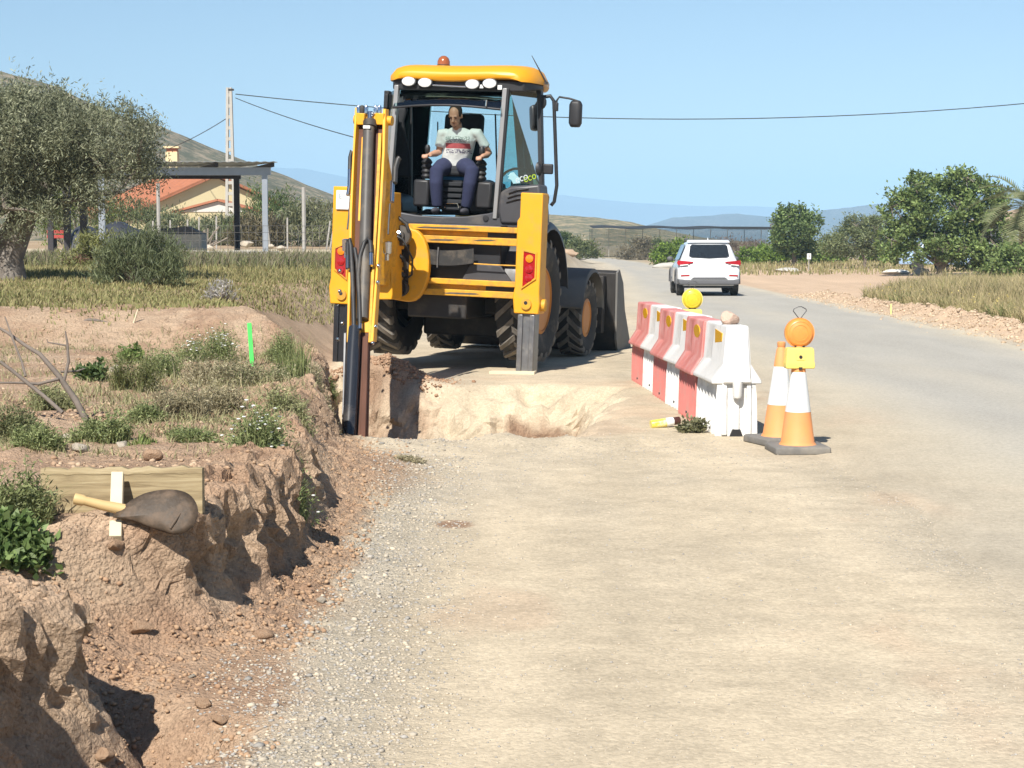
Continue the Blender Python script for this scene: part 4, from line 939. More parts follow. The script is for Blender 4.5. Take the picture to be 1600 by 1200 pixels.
def barrier(colm, reflector):
    t = empty('water_barrier')
    # lower body with upright flutes
    lo = MB(); n = 25; rings = []
    def low_ring(z, hw, flute, inset_):
        left = []; right = []
        for i in range(n):
            u = i / (n - 1); y = inset_ + (BL - 2 * inset_) * u
            f = flute * (1 if (0.10 < (u * 2.98) % 1 < .42 or .60 < (u * 2.98) % 1 < .92) else 0)
            left.append((-hw + f, y, z)); right.append((hw - f, y, z))
        return left + right[::-1]
    lo.loft([low_ring(0, .190, .035, .012), low_ring(.02, .195, .035, .012), low_ring(.30, .185, .035, .012), low_ring(.40, .175, .012, .012), low_ring(.425, .175, .0, .012)])
    low_m = PWL if colm is PWH else PRL; lo.build('lower_body', low_m, t)
    up = MB()
    prof = [(-.225, .405), (-.225, .43), (-.125, .56), (-.100, .84), (-.088, .855), (.088, .855), (.100, .84), (.125, .56), (.225, .43), (.225, .405)]
    rings = []
    for i in range(13):
        u = i / 12; y = BL * u
        g = .018 if i in (8, 9) else 0
        rings.append([(x - math.copysign(g, x) * (1 if .43 < z < .84 else 0), y, z) for x, z in prof])
    up.loft(rings); up.build('upper_body', colm, t, bevel=.008)
    # end: hanging flange, connector peg
    fl = MB().loft([[(-.125, -.035, .42), (.125, -.035, .42), (.13, .0, .40), (-.13, .0, .40)], [(-.118, -.03, .46), (.118, -.03, .46), (.12, .005, .46), (-.12, .005, .46)], [(-.085, -.018, .845), (.085, -.018, .845), (.085, .005, .85), (-.085, .005, .85)]])
    fl.build('end_panel', colm, t, bevel=.008)
    MB().lathe([(.036, .30), (.044, .32), (.046, .43)], (0, -.03, 0), 'z', 14).build('connector_peg', colm, t, smooth=50)
    rb = MB()
    for x in (-.11, 0.0, .11): rb.box((x, .004, .21), (.05, .03, .40), taper=.8)
    rb.build('end_rib', low_m, t, bevel=.006)
    MB().prism([(-.06, .0), (.06, .0), (.035, .055), (-.035, .055)], 'y', -.016, .006).build('fork_slot', BLK, t)
    for s in (-1, 1):
        rf = MB(); yc = BL * .33; zc_ = .755; x = s * .1085
        if reflector == 'round': poly = [(yc + .16 * math.cos(a), zc_ + .055 * math.sin(a)) for a in np.linspace(0, 2 * math.pi, 20, endpoint=False)]
        else: poly = [(yc - .16, zc_ - .03), (yc + .15, zc_ - .055), (yc + .15, zc_ + .055), (yc - .16, zc_ + .035)]
        rf.prism(poly, 'x', x - .004, x + .004)
        rf.build('reflector', REFL, t)
    MB().lathe([(.012, 0), (.012, .012)], (-.196, BL * .5, .06), 'x', 8).build('drain_plug', BLK, t)
    return t
labs = ['white plastic water barrier nearest the camera, a stone on top', 'faded red plastic water barrier just behind the front white one', 'white plastic water barrier between the two nearer red barriers',
        'faded red plastic water barrier in the middle of the row', 'white plastic water barrier second from the far end of the row', 'faded red plastic water barrier at the far end of the row']
bw = barrier(PWH, 'wedge'); br = barrier(PRD, 'round')
yy = 13.78
for i in range(6):
    src = bw if i % 2 == 0 else br
    o = src if i < 2 else copy_tree(src)
    cx = 1.70 - .038 * i + (.012, -.012, .016, -.010, .012, -.01)[i]
    cx += .02; o.location = (cx, yy + i * (BL + .012), H(cx, yy + i * .94) + .0); o.rotation_euler = (0, R((1.2, 3.2, .6, 3.0, 1.0, 3.0)[i]), R((3.4, 3.0, 4.6, 3.2, 4.2, 3.6)[i]))
    o.scale = (.86, 1, 1); o.rotation_euler[1] = R((0.4, -.6, .8, -.5, .3, -.8)[i])
    tag(o, labs[i], 'barrier', 'plastic water barriers along the pit')
# stones
def rock_mesh(seed, sub=3, sharp=.28):
    bm = bmesh.new(); bmesh.ops.create_icosphere(bm, subdivisions=sub, radius=1); rng = random.Random(seed)
    sub_ = sub; offs = [Vector((rng.uniform(-1, 1), rng.uniform(-1, 1), rng.uniform(-1, 1))).normalized() for _ in range(16)]; cuts = [rng.uniform(.50, .92) for _ in offs]
    for v in bm.verts:
        p = v.co.copy()
        for n_, c_ in zip(offs, cuts):
            d = p.dot(n_)
            if d > c_: p -= n_ * (d - c_) * .97
        f = float(fbm(np.array([p.x * 3.4 + seed]), np.array([p.y * 3.4 + p.z * 2.7]), seed, 3)[0]); v.co = p * (1 + f * sharp)
    me = bpy.data.meshes.new('rock'); bm.to_mesh(me); bm.free(); me.shade_smooth(); me.set_sharp_from_angle(angle=R(35)); return me
def rock(name, loc, size, seed, m, label, group=None, rz=0):
    me = rock_mesh(seed, 3); me.materials.append(m); o = bpy.data.objects.new(name, me); COL.objects.link(o)
    o.location = loc; o.scale = size; o.rotation_euler = (0, 0, rz); return tag(o, label, 'stone', group)
STN = mat('pale_stone', (.46, .40, .32), .95, var=.2, scale=4, bump=1., bscale=9, spec=.1); STR = mat('earth_stone', (.36, .235, .150), 1., var=.3, scale=5, bump=1., bscale=9, spec=.1, dirt=(.46, .34, .24), dirt_amt=.4)
PNK = mat('pink_stone', (.56, .40, .31), .95, var=.22, scale=3, bump=1., bscale=7, dirt=(.45, .27, .2), dirt_amt=.3)
rock('stone', (1.70, 14.05, .855 + .045), (.085, .09, .065), 3, PNK, 'pinkish rough stone lying on top of the front white barrier')

def cone(name, loc, label, h=.76, rz=0, lean=0):
    t = empty(name, loc, rz, label=label, cat='traffic cone', group='orange and white traffic cones'); t.rotation_euler = (0, R(lean), rz)
    MB().loft([[(sx * w, sy * w, z) for sx, sy in ((-1, -.93), (-.93, -1), (.93, -1), (1, -.93), (1, .93), (.93, 1), (-.93, 1), (-1, .93))] for w, z in ((.20, 0), (.20, .045), (.185, .055))]).build('base', CONB, t, bevel=.006)
    r = lambda z: .122 - (z - .055) * (.122 - .028) / (h - .055)
    MB().lathe([(.134, .055), (.128, .063), (r(.07), .075), (r(.29), .29)], (0, 0, 0), 'z', 32).build('lower_body', CONO, t, smooth=50)
    MB().lathe([(r(.29) + .001, .2905), (r(.29) + .001, .292), (r(.575), .575)], (0, 0, 0), 'z', 32).build('reflective_sleeve', CONW, t, smooth=50)
    MB().lathe([(r(.575), .5755), (r(.70), .70), (r(.70) - .003, .705), (r(.72) - .006, .72), (.031, .725), (.031, .755), (.024, .76), (.024, .70)], (0, 0, 0), 'z', 32, cap=False).build('top', CONO, t, smooth=50)
    return t
def lamp(name, loc, label, lens, rz=0, case=LYEL):
    t = empty(name, loc, rz, label=label, cat='warning lamp', group='road works warning lamps')
    MB().loft([[(sx * w, sy * d, z) for sx, sy in ((-1, -1), (1, -1), (1, 1), (-1, 1))] for w, d, z in ((.10, .055, 0), (.105, .058, .015), (.103, .056, .045), (.10, .055, .05), (.098, .053, .13), (.09, .048, .15))]).build('battery_case', case, t, bevel=.006)
    MB().lathe([(.012, -.062), (.012, -.053)], (0, 0, .085), 'y', 10).build('lock', BLK, t)
    MB().span((-.03, -.058, .062), (.03, -.0545, .105)).build('case_label', mat('case_print', (.72, .56, .16), .5), t)
    MB().span((-.012, -.064, -.006), (.012, -.05, .012)).build('latch', BLK, t)
    zc_ = .255
    MB().lathe([(.085, -.010), (.106, -.012), (.108, .012), (.085, .014)], (0, 0, zc_), 'y', 36).build('lens_rim', case if lens is LYLW else LORG, t, smooth=40)
    for s in (-1, 1):
        MB().lathe([(.098, s * .012), (.094, s * .024), (.080, s * .030), (.078, s * .027), (.055, s * .034), (.053, s * .031), (.028, s * .036), (.003, s * .036)], (0, 0, zc_), 'y', 36).build('lens', lens, t, smooth=60)
    MB().span((-.035, -.02, .148), (.035, .02, .165)).build('lens_neck', BLK, t)
    MB().tube([(-.004, 0, zc_ + .10), (-.047, 0, zc_ + .155), (-.04, 0, zc_ + .172), (-.012, 0, zc_ + .185), (.012, 0, zc_ + .186), (.045, 0, zc_ + .168), (.047, 0, zc_ + .155), (.004, 0, zc_ + .10)], .0035, 6).build('handle', WIRE, t)
    return t
gc = on_ground(1246, 706); cone('traffic_cone', (gc.x, gc.y, H(gc.x, gc.y)), 'orange and white traffic cone carrying the orange lamp', rz=R(4))
lamp('warning_lamp', (gc.x + .004, gc.y - .0, H(gc.x, gc.y) + .60), 'orange round warning lamp with yellow case on the front cone', LORG, R(2))
gd = on_ground(1212, 694); cone('traffic_cone', (gd.x + .03, gd.y + .05, H(gd.x, gd.y)), 'worn orange and white traffic cone standing behind the lamp cone', h=.76, rz=R(20), lean=1.0)
cy_ = Vector((1.86, 18.3, 0)); cone('traffic_cone', (cy_.x, cy_.y, H(cy_.x, cy_.y)), 'traffic cone hidden behind the barriers under the yellow lamp', rz=R(8))
lamp('warning_lamp', (cy_.x - .02, cy_.y, .665), 'yellow round warning lamp peeping over the row of barriers', LYLW, R(-3))
# paint can on the gravel
cpos = on_ground(1035, 668); can = empty('spray_can', cpos + Vector((0, 0, .037)), R(12), label='yellow and white spray can lying beside the barriers', cat='spray can'); can.rotation_euler = (0, R(-7), R(14))
MB().lathe([(.034, -.10), (.036, -.097), (.036, .055)], (0, 0, 0), 'x', 20).build('can_body', mat('can_print', (.78, .60, .05), .35, var=.35, scale=14, dirt=(.85, .85, .8), dirt_amt=.5, dscale=12), can, smooth=40)
MB().lathe([(.0365, .030), (.0365, .085), (.030, .095)], (0, 0, 0), 'x', 20).build('white_band', WHITEP, can, smooth=40)
MB().lathe([(.032, .0955), (.032, .145), (.028, .15)], (0, 0, 0), 'x', 20).build('cap', mat('can_cap', (.06, .02, .015), .4), can, smooth=40)

# ================================================================== white car
CARW = mat('car_paint', (.78, .79, .80), .22, var=.01, coat=.6); CARG = mat('car_grey_trim', (.10, .10, .105), .6, var=.1); CGL = mat('car_glass', (.018, .022, .026), .06, var=.2, spec=.7)
cg = Vector((5.42, 49.3, 0)); car = empty('parked_car' if False else 'car', (cg.x, cg.y, H(cg.x, cg.y) + .012), R(-1.5), label='white SUV driving away along the road', cat='car'); car.scale = (.92, .92, .92)
def sect(y, w, zb_, belt, wb, zr, wr):
    half = [(w * .80, zb_), (w, zb_ + .12), (w * 1.005, .55), (w, belt - .12), (wb, belt), (wr + .04, zr - .13), (wr - .03, zr - .03), (wr * .55, zr), (0, zr + .008)]
    return [(x, y, z) for x, z in half] + [(-x, y, z) for x, z in half[-2::-1]]
S_ = [sect(.00, .80, .42, .74, .76, .86, .60), sect(.05, .87, .36, .86, .82, .97, .68), sect(.12, .905, .32, 1.00, .84, 1.10, .70), sect(.32, .925, .30, 1.06, .84, 1.36, .68), sect(.44, .925, .30, 1.06, .84, 1.585, .64), sect(.60, .925, .30, 1.05, .85, 1.63, .62), sect(1.2, .925, .28, 1.02, .86, 1.665, .62), sect(2.2, .925, .28, 1.00, .86, 1.63, .62), sect(2.75, .925, .28, .99, .86, 1.38, .60), sect(3.15, .925, .28, .98, .84, 1.10, .62), sect(4.0, .90, .28, .84, .78, .98, .60), sect(4.35, .80, .32, .66, .7, .82, .5), sect(4.45, .6, .40, .58, .5, .66, .4)]
MB().loft(S_).build('body', CARW, car, smooth=40)
def quad_on(y0_, z0_, y1_, z1_, pts, off=.012):
    """points (x, t) on the sloping tailgate between two heights"""
    return [(x, y0_ + (y1_ - y0_) * t - off, z0_ + (z1_ - z0_) * t + off * .2) for x, t in pts]
rwp = [(-.60, .20), (-.52, .10), (0, .02), (.52, .10), (.60, .20), (.555, .86), (.50, .95), (-.50, .95), (-.555, .86)]
wp = [(x, .33 - .215 + .0 + (.45 - .12) * t * 1.02 - .012, 1.12 + .44 * t) for x, t in rwp]
MB().slab([(x, .12 + (.44 - .12) * ((z - 1.10) / (1.585 - 1.10)) - .035, z) for x, _, z in wp], -.012).build('rear_window', CGL, car)
MB().loft([[(-.64, .36, 1.60), (.64, .36, 1.60), (.64, .62, 1.655), (-.64, .62, 1.655)], [(-.60, .38, 1.63), (.60, .38, 1.63), (.60, .62, 1.68), (-.60, .62, 1.68)]]).build('roof_spoiler', CARW, car, bevel=.01)
bmp = MB().loft([[(-.86, .00, .34), (.86, .00, .34), (.88, .25, .33), (-.88, .25, .33)], [(-.90, -.015, .40), (.90, -.015, .40), (.94, .28, .40), (-.94, .28, .40)], [(-.90, .0, .50), (.90, .0, .50), (.945, .28, .52), (-.945, .28, .52)]])
bmp.build('bumper_trim', CARG, car, bevel=.02)
MB().prism([(-.55, .50), (.55, .50), (.47, .565), (-.47, .565)], 'y', -.02, .06).build('bumper_insert', CARG, car, bevel=.01)
for s in (-1, 1):
    MB().slab([(s * x, y, z) for x, y, z in ((.47, .062, 1.01), (.47, .05, .985), (.66, .035, .935), (.93, .06, .91), (.955, .30, .98), (.92, .10, 1.045))], .05 * s).build('tail_light', REDL, car, bevel=.004)
    MB().slab([(s * x, y, z) for x, y, z in ((.62, -.008, .935), (.87, .02, .905), (.87, .02, .935), (.64, -.006, .955))], .02 * s).build('reverse_light', WHITEP, car)
    MB().prism([(s * .58, .60), (s * .84, .59), (s * .85, .635), (s * .60, .645)], 'y', -.012, .08).build('rear_reflector', REDL, car)
    MB().tube([(s * .60, .66, 1.66), (s * .60, 1.0, 1.71), (s * .59, 2.1, 1.68), (s * .58, 2.3, 1.63)], .018, 6).build('roof_rail', CARG, car, smooth=60)
    MB().slab([(s * x, y, z) for x, y, z in ((.868, .62, 1.10), (.872, 2.55, 1.05), (.70, 2.25, 1.53), (.68, 1.2, 1.55), (.70, .75, 1.48))], .014 * -s).build('side_window', CGL, car)
    mr2 = MB().ball((s * 1.02, 2.55, 1.10), (.10, .07, .075), 12, 8).build('mirror', CARG, car, smooth=60); MB().tube([(s * .88, 2.58, 1.06), (s * 1.0, 2.56, 1.08)], .03, 6).build('mirror_stalk', CARG, mr2)
    for wy in (.85, 3.55):
        w_ = MB().lathe([(.20, -.11), (.30, -.115), (.345, -.10), (.355, -.05), (.355, .05), (.345, .10), (.30, .115), (.20, .11)], (s * .815, wy, .355), 'x', 28).build('wheel', RUB, car, smooth=40)
        MB().lathe([(.225, s * .10), (.21, s * .118), (.06, s * .105), (.01, s * .11)], (s * .815, wy, .355), 'x', 20).build('rim', STEEL, w_, smooth=40)
        MB().tube([(s * .935, wy + .42 * math.cos(a), .36 + .42 * math.sin(a)) for a in np.linspace(0, math.pi, 13)], .035, 6).build('arch_trim', CARG, car)
MB().span((-.26, -.008, .705), (.26, .03, .815)).build('number_plate', WHITEP, car, bevel=.004)
MB().span((-.28, -.004, .82), (.28, .03, .835)).build('plate_recess', mat('recess', (.35, .35, .36), .5), car)
MB().lathe([(.055, .055), (.05, .045)], (0, 0, .93), 'y', 18).build('badge', STEEL, car)
MB().tube([(0, .62, 1.66), (0, .70, 1.74)], [.02, .008], 6).build('roof_aerial', CARW, car)
MB().span((-.75, .25, .24), (.75, 3.9, .40)).build('underbody', BLK, car)

# ================================================================== board, stake, shovel, marker
WOODG = bpy.data.materials.new('weathered_board'); nt, b, out = nodes_of(WOODG); Lk = nt.links.new
tc = nt.nodes.new('ShaderNodeTexCoord'); mp = nt.nodes.new('ShaderNodeMapping'); mp.inputs['Scale'].default_value = (1.2, 14, 16); Lk(tc.outputs['Object'], mp.inputs[0])
nz = nt.nodes.new('ShaderNodeTexNoise'); nz.inputs['Scale'].default_value = 2.2; nz.inputs['Detail'].default_value = 8; nz.inputs['Roughness'].default_value = .65; nz.inputs['Distortion'].default_value = .6; Lk(mp.outputs[0], nz.inputs['Vector'])
cr_ = nt.nodes.new('ShaderNodeValToRGB'); e = cr_.color_ramp.elements; e[0].position = .30; e[0].color = (.13, .09, .045, 1); e[1].position = .72; e[1].color = (.44, .36, .22, 1); e2 = cr_.color_ramp.elements.new(.52); e2.color = (.30, .23, .125, 1)
Lk(nz.outputs['Fac'], cr_.inputs[0]); Lk(cr_.outputs[0], b.inputs['Base Color']); b.inputs['Roughness'].default_value = .85
bp = nt.nodes.new('ShaderNodeBump'); bp.inputs['Strength'].default_value = .5; bp.inputs['Distance'].default_value = .006; Lk(nz.outputs['Fac'], bp.inputs['Height']); Lk(bp.outputs[0], b.inputs['Normal'])
WOODL = mat('pale_timber', (.62, .53, .37), .8, var=.15, scale=5, bump=.3, bscale=20, dirt=(.5, .42, .3), dirt_amt=.2)
HANDLE = mat('shovel_handle', (.55, .38, .17), .6, var=.15, scale=8)
BLADE = mat('shovel_iron', (.062, .043, .027), .6, metal=.0, var=.35, scale=7, dirt=(.22, .15, .10), dirt_amt=.5, dscale=11, bump=.8, bscale=14)
BOARD_Y = on_ground(200, 792).y
b0 = at(66, 792, BOARD_Y + .03); b1 = at(318, 790, BOARD_Y - .02); t0 = at(66, 731, BOARD_Y + .05); t1 = at(320, 734, BOARD_Y)
cen = (b0 + b1) / 2; bl = (b1 - b0).length; bh_ = (t0 - b0).length
brd = MB()
n = 24; rg = []
for i in range(n + 1):
    u = i / n; x = -bl / 2 + bl * u; j = .004 * math.sin(u * 31) + .003 * math.sin(u * 67)
    rg.append([(x, -.018, -.03), (x, .018, -.03), (x, .018, bh_ + j), (x, -.016, bh_ + j - .002), (x, -.020, bh_ - .022 - abs(j)), (x, -.018, bh_ - .030 + j * .5)])
brd.loft(rg); bo = brd.build('board', WOODG, bevel=0); bo.location = cen; bo.rotation_euler = (R(-6), math.atan2(-(b1 - b0).z, bl), math.atan2((b1 - b0).y, (b1 - b0).x))
tag(bo, 'weathered timber board on edge behind the shovel', 'board')
sk0 = on_ground(181, 842); sk1 = at(184, 741, BOARD_Y - .035); ax_ = (sk1 - sk0).normalized(); rx_ = Vector((1, 0, 0)); ry_ = ax_.cross(rx_).normalized(); ln_ = (sk1 - sk0).length
so = MB().loft([[rx_ * (sx * .023) + ry_ * (sy * .016) + ax_ * t_ for sx, sy in ((-1, -1), (1, -1), (1, 1), (-1, 1))] for t_ in (-.01, ln_)]).build('stake', WOODL, bevel=.003); so.location = sk0
tag(so, 'pale wooden stake leaning on the board behind the shovel', 'stake')
# shovel: leaf shaped dished blade, short round handle
sc_ = at(246, 802, on_ground(250, 833).y - .05); svl = empty('shovel', sc_, label='rusty leaf shaped shovel head with short pale handle by the board', cat='shovel')
kpx = sc_.y / FPX
outl = [(-72, -6), (-60, 6), (-45, 18), (-25, 28), (0, 33), (25, 33), (45, 27), (58, 14), (63, -2), (58, -18), (45, -29), (28, -32), (10, -28), (-12, -22), (-36, -14), (-60, -9)]
on_ = len(outl); fine = []
for i in range(on_):
    p0, p1, p2, p3 = [np.array(outl[(i + j) % on_], float) for j in (-1, 0, 1, 2)]
    for t_ in (0, .33, .67): fine.append(.5 * ((2 * p1) + (-p0 + p2) * t_ + (2 * p0 - 5 * p1 + 4 * p2 - p3) * t_ ** 2 + (-p0 + 3 * p1 - 3 * p2 + p3) * t_ ** 3))
rings = []
for k_ in (1.0, .8, .6, .4, .2):
    rings.append([(x * kpx * k_, .02 - .030 * (1 - k_ ** 2) + .055 * (y / 36) * k_, y * kpx * k_) for x, y in fine])
MBv = MB(); MBv.loft(rings, cap=False); nb_ = len(MBv.v); nr = len(fine)
MBv.v.append((0, -.011, 0)); MBv.f += [(nb_ - nr + i, nb_ - nr + (i + 1) % nr, nb_) for i in range(nr)]
bld = MBv.build('blade', BLADE, svl, smooth=60); so_ = bld.modifiers.new('thick', 'SOLIDIFY'); so_.thickness = .004
MB().tube([(22 * kpx, -.030, -22 * kpx), (29 * kpx, -.020, -11 * kpx), (36 * kpx, .0, 0)], [.006, .007, .003], 8).build('blade_rib', BLADE, svl, smooth=60)
MB().tube([(-132 * kpx, .02, 22 * kpx), (-120 * kpx, .02, 19.5 * kpx), (-116 * kpx, .02, 18.5 * kpx), (-90 * kpx, .03, 11 * kpx), (-40 * kpx, .05, -1 * kpx)], [.021, .021, .017, .019, .022], 14).build('handle', HANDLE, svl, smooth=50)
gs = on_ground(394, 572); mk = MB().box((0, 0, .15), (.034, .012, .40)).build('marker_stake', mat('fluorescent_green', (.10, .80, .14), .5, var=.08), bevel=.002); mk.location = gs; mk.rotation_euler = (R(3), R(-3), R(5)); tag(mk, 'fluorescent green marker stake among the weeds', 'marker stake')
wpk = on_ground(1392, 491); mk = MB().box((0, 0, .1), (.03, .03, .22)).build('marker_peg', mat('yellow_peg', (.75, .62, .25), .6)); mk.location = wpk; tag(mk, 'small pale yellow peg in the right roadside earth', 'peg')
pk = on_ground(208, 505); mk = MB().tube([(0, 0, -.02), (.05, 0, .13)], [.01, .008], 6).build('cut_stick', WOODL); mk.location = pk; tag(mk, 'short pale stick poking from the red earth scarp', 'stick')
fp = MM @ Vector((1.0, -.12, 0)); pk = MB().box((0, 0, 0), (.52, .20, .035)).build('plank', WOODL, bevel=.004); pk.location = (fp.x, fp.y, H(fp.x, fp.y) + .012); pk.rotation_euler = (0, 0, R(-8)); tag(pk, 'dusty plank under the right stabiliser foot', 'plank')

# ================================================================== vegetation helpers
RNG = np.random.default_rng(5)
def unit(n):
    v = RNG.normal(size=(n, 3)); return v / np.linalg.norm(v, axis=1, keepdims=True)
def leaf_cloud(P, length, width, cols, up=.25, jit=.35):
    """rhombic leaves at points P"""
    n = len(P); d = unit(n); d[:, 2] = np.abs(d[:, 2]) * (.4 + up) + up * .4; d /= np.linalg.norm(d, axis=1, keepdims=True)
    s = np.cross(d, unit(n)); s /= np.linalg.norm(s, axis=1, keepdims=True) + 1e-9
    L = length * (1 + jit * RNG.uniform(-1, 1, n))[:, None]; W = width * (1 + jit * RNG.uniform(-1, 1, n))[:, None]
    V = np.stack([P, P + d * L * .45 + s * W * .5, P + d * L, P + d * L * .45 - s * W * .5], 1).reshape(-1, 3)
    F = np.arange(4 * n).reshape(-1, 4); return V, F, np.repeat(cols, 4, axis=0)
def mixcol(c1, c2, n, var=.25):
    t = RNG.uniform(0, 1, n)[:, None]; c = np.array(c1) * (1 - t) + np.array(c2) * t
    return np.clip(c * (1 + var * RNG.uniform(-1, 1, n))[:, None], .005, .9)
def clumps(centers, radii, per, flat=1.0):
    P = []
    for c, r in zip(centers, radii):
        k = max(3, int(per * (r / np.mean(radii)) ** 2)); q = RNG.normal(size=(k, 3)) * .5
        P.append(np.array(c) + q * np.array([r, r, r * flat]))
    return P
def blob(name, base, size, n_cl, per, leaf, c1, c2, label, cat='bush', group=None, m=None, stem=True, shell=.55, cl_r=.22, up=.25, flat=.8, lift=.0, stemm=None):
    """bush: clumps of leaves through an uneven volume, on stems"""
    t = empty(name, base, label=label, cat=cat, group=group)
    sx, sy, sz = size
    d = unit(n_cl); d[:, 2] = np.abs(d[:, 2]) if lift == 0 else d[:, 2]
    r = RNG.uniform(shell, 1, n_cl)[:, None] ** .8
    C = d * r * np.array([sx, sy, sz]); C[:, 2] = C[:, 2] * (1 - lift) + lift * sz if lift else C[:, 2] * .95 + .05 * sz
    C[:, 0] += sx * .15 * RNG.uniform(-1, 1, n_cl)
    rad = cl_r * (sx * sy * sz) ** (1 / 3) * RNG.uniform(.6, 1.35, n_cl)
    P = clumps(C, rad, per, flat)
    tone = RNG.uniform(.72, 1.25, n_cl)
    cols = np.concatenate([mixcol(c1, c2, len(p)) * k for p, k in zip(P, tone)]); P = np.concatenate(P)
    P[:, 2] = np.maximum(P[:, 2], .01)
    V, F, cc = leaf_cloud(P, leaf[0], leaf[1], cols, up); np_mesh('foliage', V, F, m or LEAF, t, cc)
    if stem:
        s = MB()
        for c in C[RNG.choice(n_cl, min(n_cl, 14), replace=False)]:
            mid = Vector(c) * .5 + Vector((0, 0, -.08 * sz)); s.tube([(0, 0, -.02), mid, Vector(c)], [.018 * (1 + sz), .010 * (1 + sz), .004], 5)
        s.build('stem', stemm or TWIG, t)
    return t
def tree(name, base, label, trunk, limbs, crown, n_cl, per, leaf, c1, c2, r0, group=None, cl_r=.5, barkm=None, up=.2, sprays=0, droop=0):
    """trunk: polyline; limbs: number; crown: list of (cx,cy,cz,rx,ry,rz) lobes in tree coordinates"""
    t = empty(name, base, label=label, cat='tree', group=group)
    tr = MB(); pts = [Vector(p) for p in trunk]; n = len(pts)
    tr.tube(pts, [r0 * (1 - .5 * i / (n - 1)) * (1.25 if i == 0 else 1) for i in range(n)], 12)
    C = []
    vol = np.array([l[3] * l[4] * l[5] for l in crown]); pick = RNG.choice(len(crown), n_cl, p=vol / vol.sum())
    for k in pick:
        l = crown[k]; d = unit(1)[0]; r = RNG.uniform(.45, 1) ** .6
        C.append([l[0] + d[0] * l[3] * r, l[1] + d[1] * l[4] * r, l[2] + d[2] * l[5] * r])
    C = np.array(C); top = pts[-1]
    hubs = []
    for i in range(limbs):
        l = crown[i % len(crown)]; a = RNG.uniform(0, 6.28); e = Vector((l[0] + l[3] * .55 * math.cos(a), l[1] + l[4] * .55 * math.sin(a), l[2] + l[5] * RNG.uniform(-.4, .5)))
        m = top.lerp(e, .5) + Vector((RNG.uniform(-.2, .2), RNG.uniform(-.2, .2), RNG.uniform(-.05, .25)))
        tr.tube([top - Vector((0, 0, r0 * .6)), top.lerp(m, .5), m, e], [r0 * .5, r0 * .38, r0 * .26, r0 * .12], 7); hubs += [m, e]
    tr.build('trunk', barkm or BARK, t, smooth=70)
    tw = MB()
    for c in C[:: max(1, n_cl // 110)]:
        h = min(hubs, key=lambda q: (q - Vector(c)).length); mid = h.lerp(Vector(c), .5) + Vector((RNG.uniform(-.1, .1), RNG.uniform(-.1, .1), RNG.uniform(-.1, .1)))
        tw.tube([h, mid, Vector(c)], [r0 * .11, r0 * .07, r0 * .02], 4)
    rad = cl_r * RNG.uniform(.55, 1.3, n_cl); P = clumps(C, rad, per, .85)
    if sprays:
        for i in range(sprays):      # upright whips on the outline
            c = C[RNG.integers(n_cl)]; ln = RNG.uniform(.18, .5); dr = np.array([RNG.uniform(-.45, .45), RNG.uniform(-.45, .45), 1.0])
            q = np.array(c) + dr * np.linspace(0, ln, 26)[:, None] + RNG.normal(size=(26, 3)) * .035; P.append(q)
    tone = RNG.uniform(.65, 1.3, len(P))
    cols = np.concatenate([mixcol(c1, c2, len(p)) * k for p, k in zip(P, tone)]); P = np.concatenate(P)
    V, F, cc = leaf_cloud(P, leaf[0], leaf[1], cols, up); cr = np_mesh('crown', V, F, LEAF, t, cc)
    two = tw.build('twigs', TWIG, cr); two['kind'] = 'stuff'
    return t
def grass(name, X, Y, hgt, width, c1, c2, label, lean=.35, tipc=None, parent=None, z0=None, patch=None):
    n = len(X); Zg = height(X, Y) if z0 is None else z0
    B = np.stack([X, Y, Zg - .01], 1); a = RNG.uniform(0, 6.283, n); s = np.stack([np.cos(a), np.sin(a), 0 * a], 1)
    ld = RNG.normal(size=(n, 2)) * lean; h = hgt * RNG.uniform(.45, 1.25, n)
    mid = B + np.stack([ld[:, 0] * h * .35, ld[:, 1] * h * .35, h * .55], 1); tip = B + np.stack([ld[:, 0] * h, ld[:, 1] * h, h * (1 - .25 * np.abs(ld).sum(1).clip(0, 1.5))], 1)
    w = (width * RNG.uniform(.6, 1.3, n))[:, None]
    V = np.stack([B - s * w, B + s * w, mid + s * w * .7, mid - s * w * .7, tip], 1).reshape(-1, 3)
    k = np.arange(n)[:, None] * 5
    F = np.concatenate([k + np.array([[0, 1, 2]]), k + np.array([[0, 2, 3]]), k + np.array([[3, 2, 4]])])
    cols = mixcol(c1, c2, n, .3)
    if patch is not None: cols = cols * patch[:, None]
    cc = np.repeat(cols, 5, axis=0)
    if tipc is not None:
        tm = RNG.uniform(0, 1, n) < .5; cc.reshape(n, 5, 3)[tm, 4] = tipc; cc.reshape(n, 5, 3)[tm, 2:4] = cols[tm][:, None] * .5 + np.array(tipc) * .5
    o = np_mesh(name, V, F, DRY, parent, cc)
    if parent is None: tag(o, label, 'grass', kind='stuff')
    return o

# ================================================================== left background
def gz(x, y): return H(x, y)
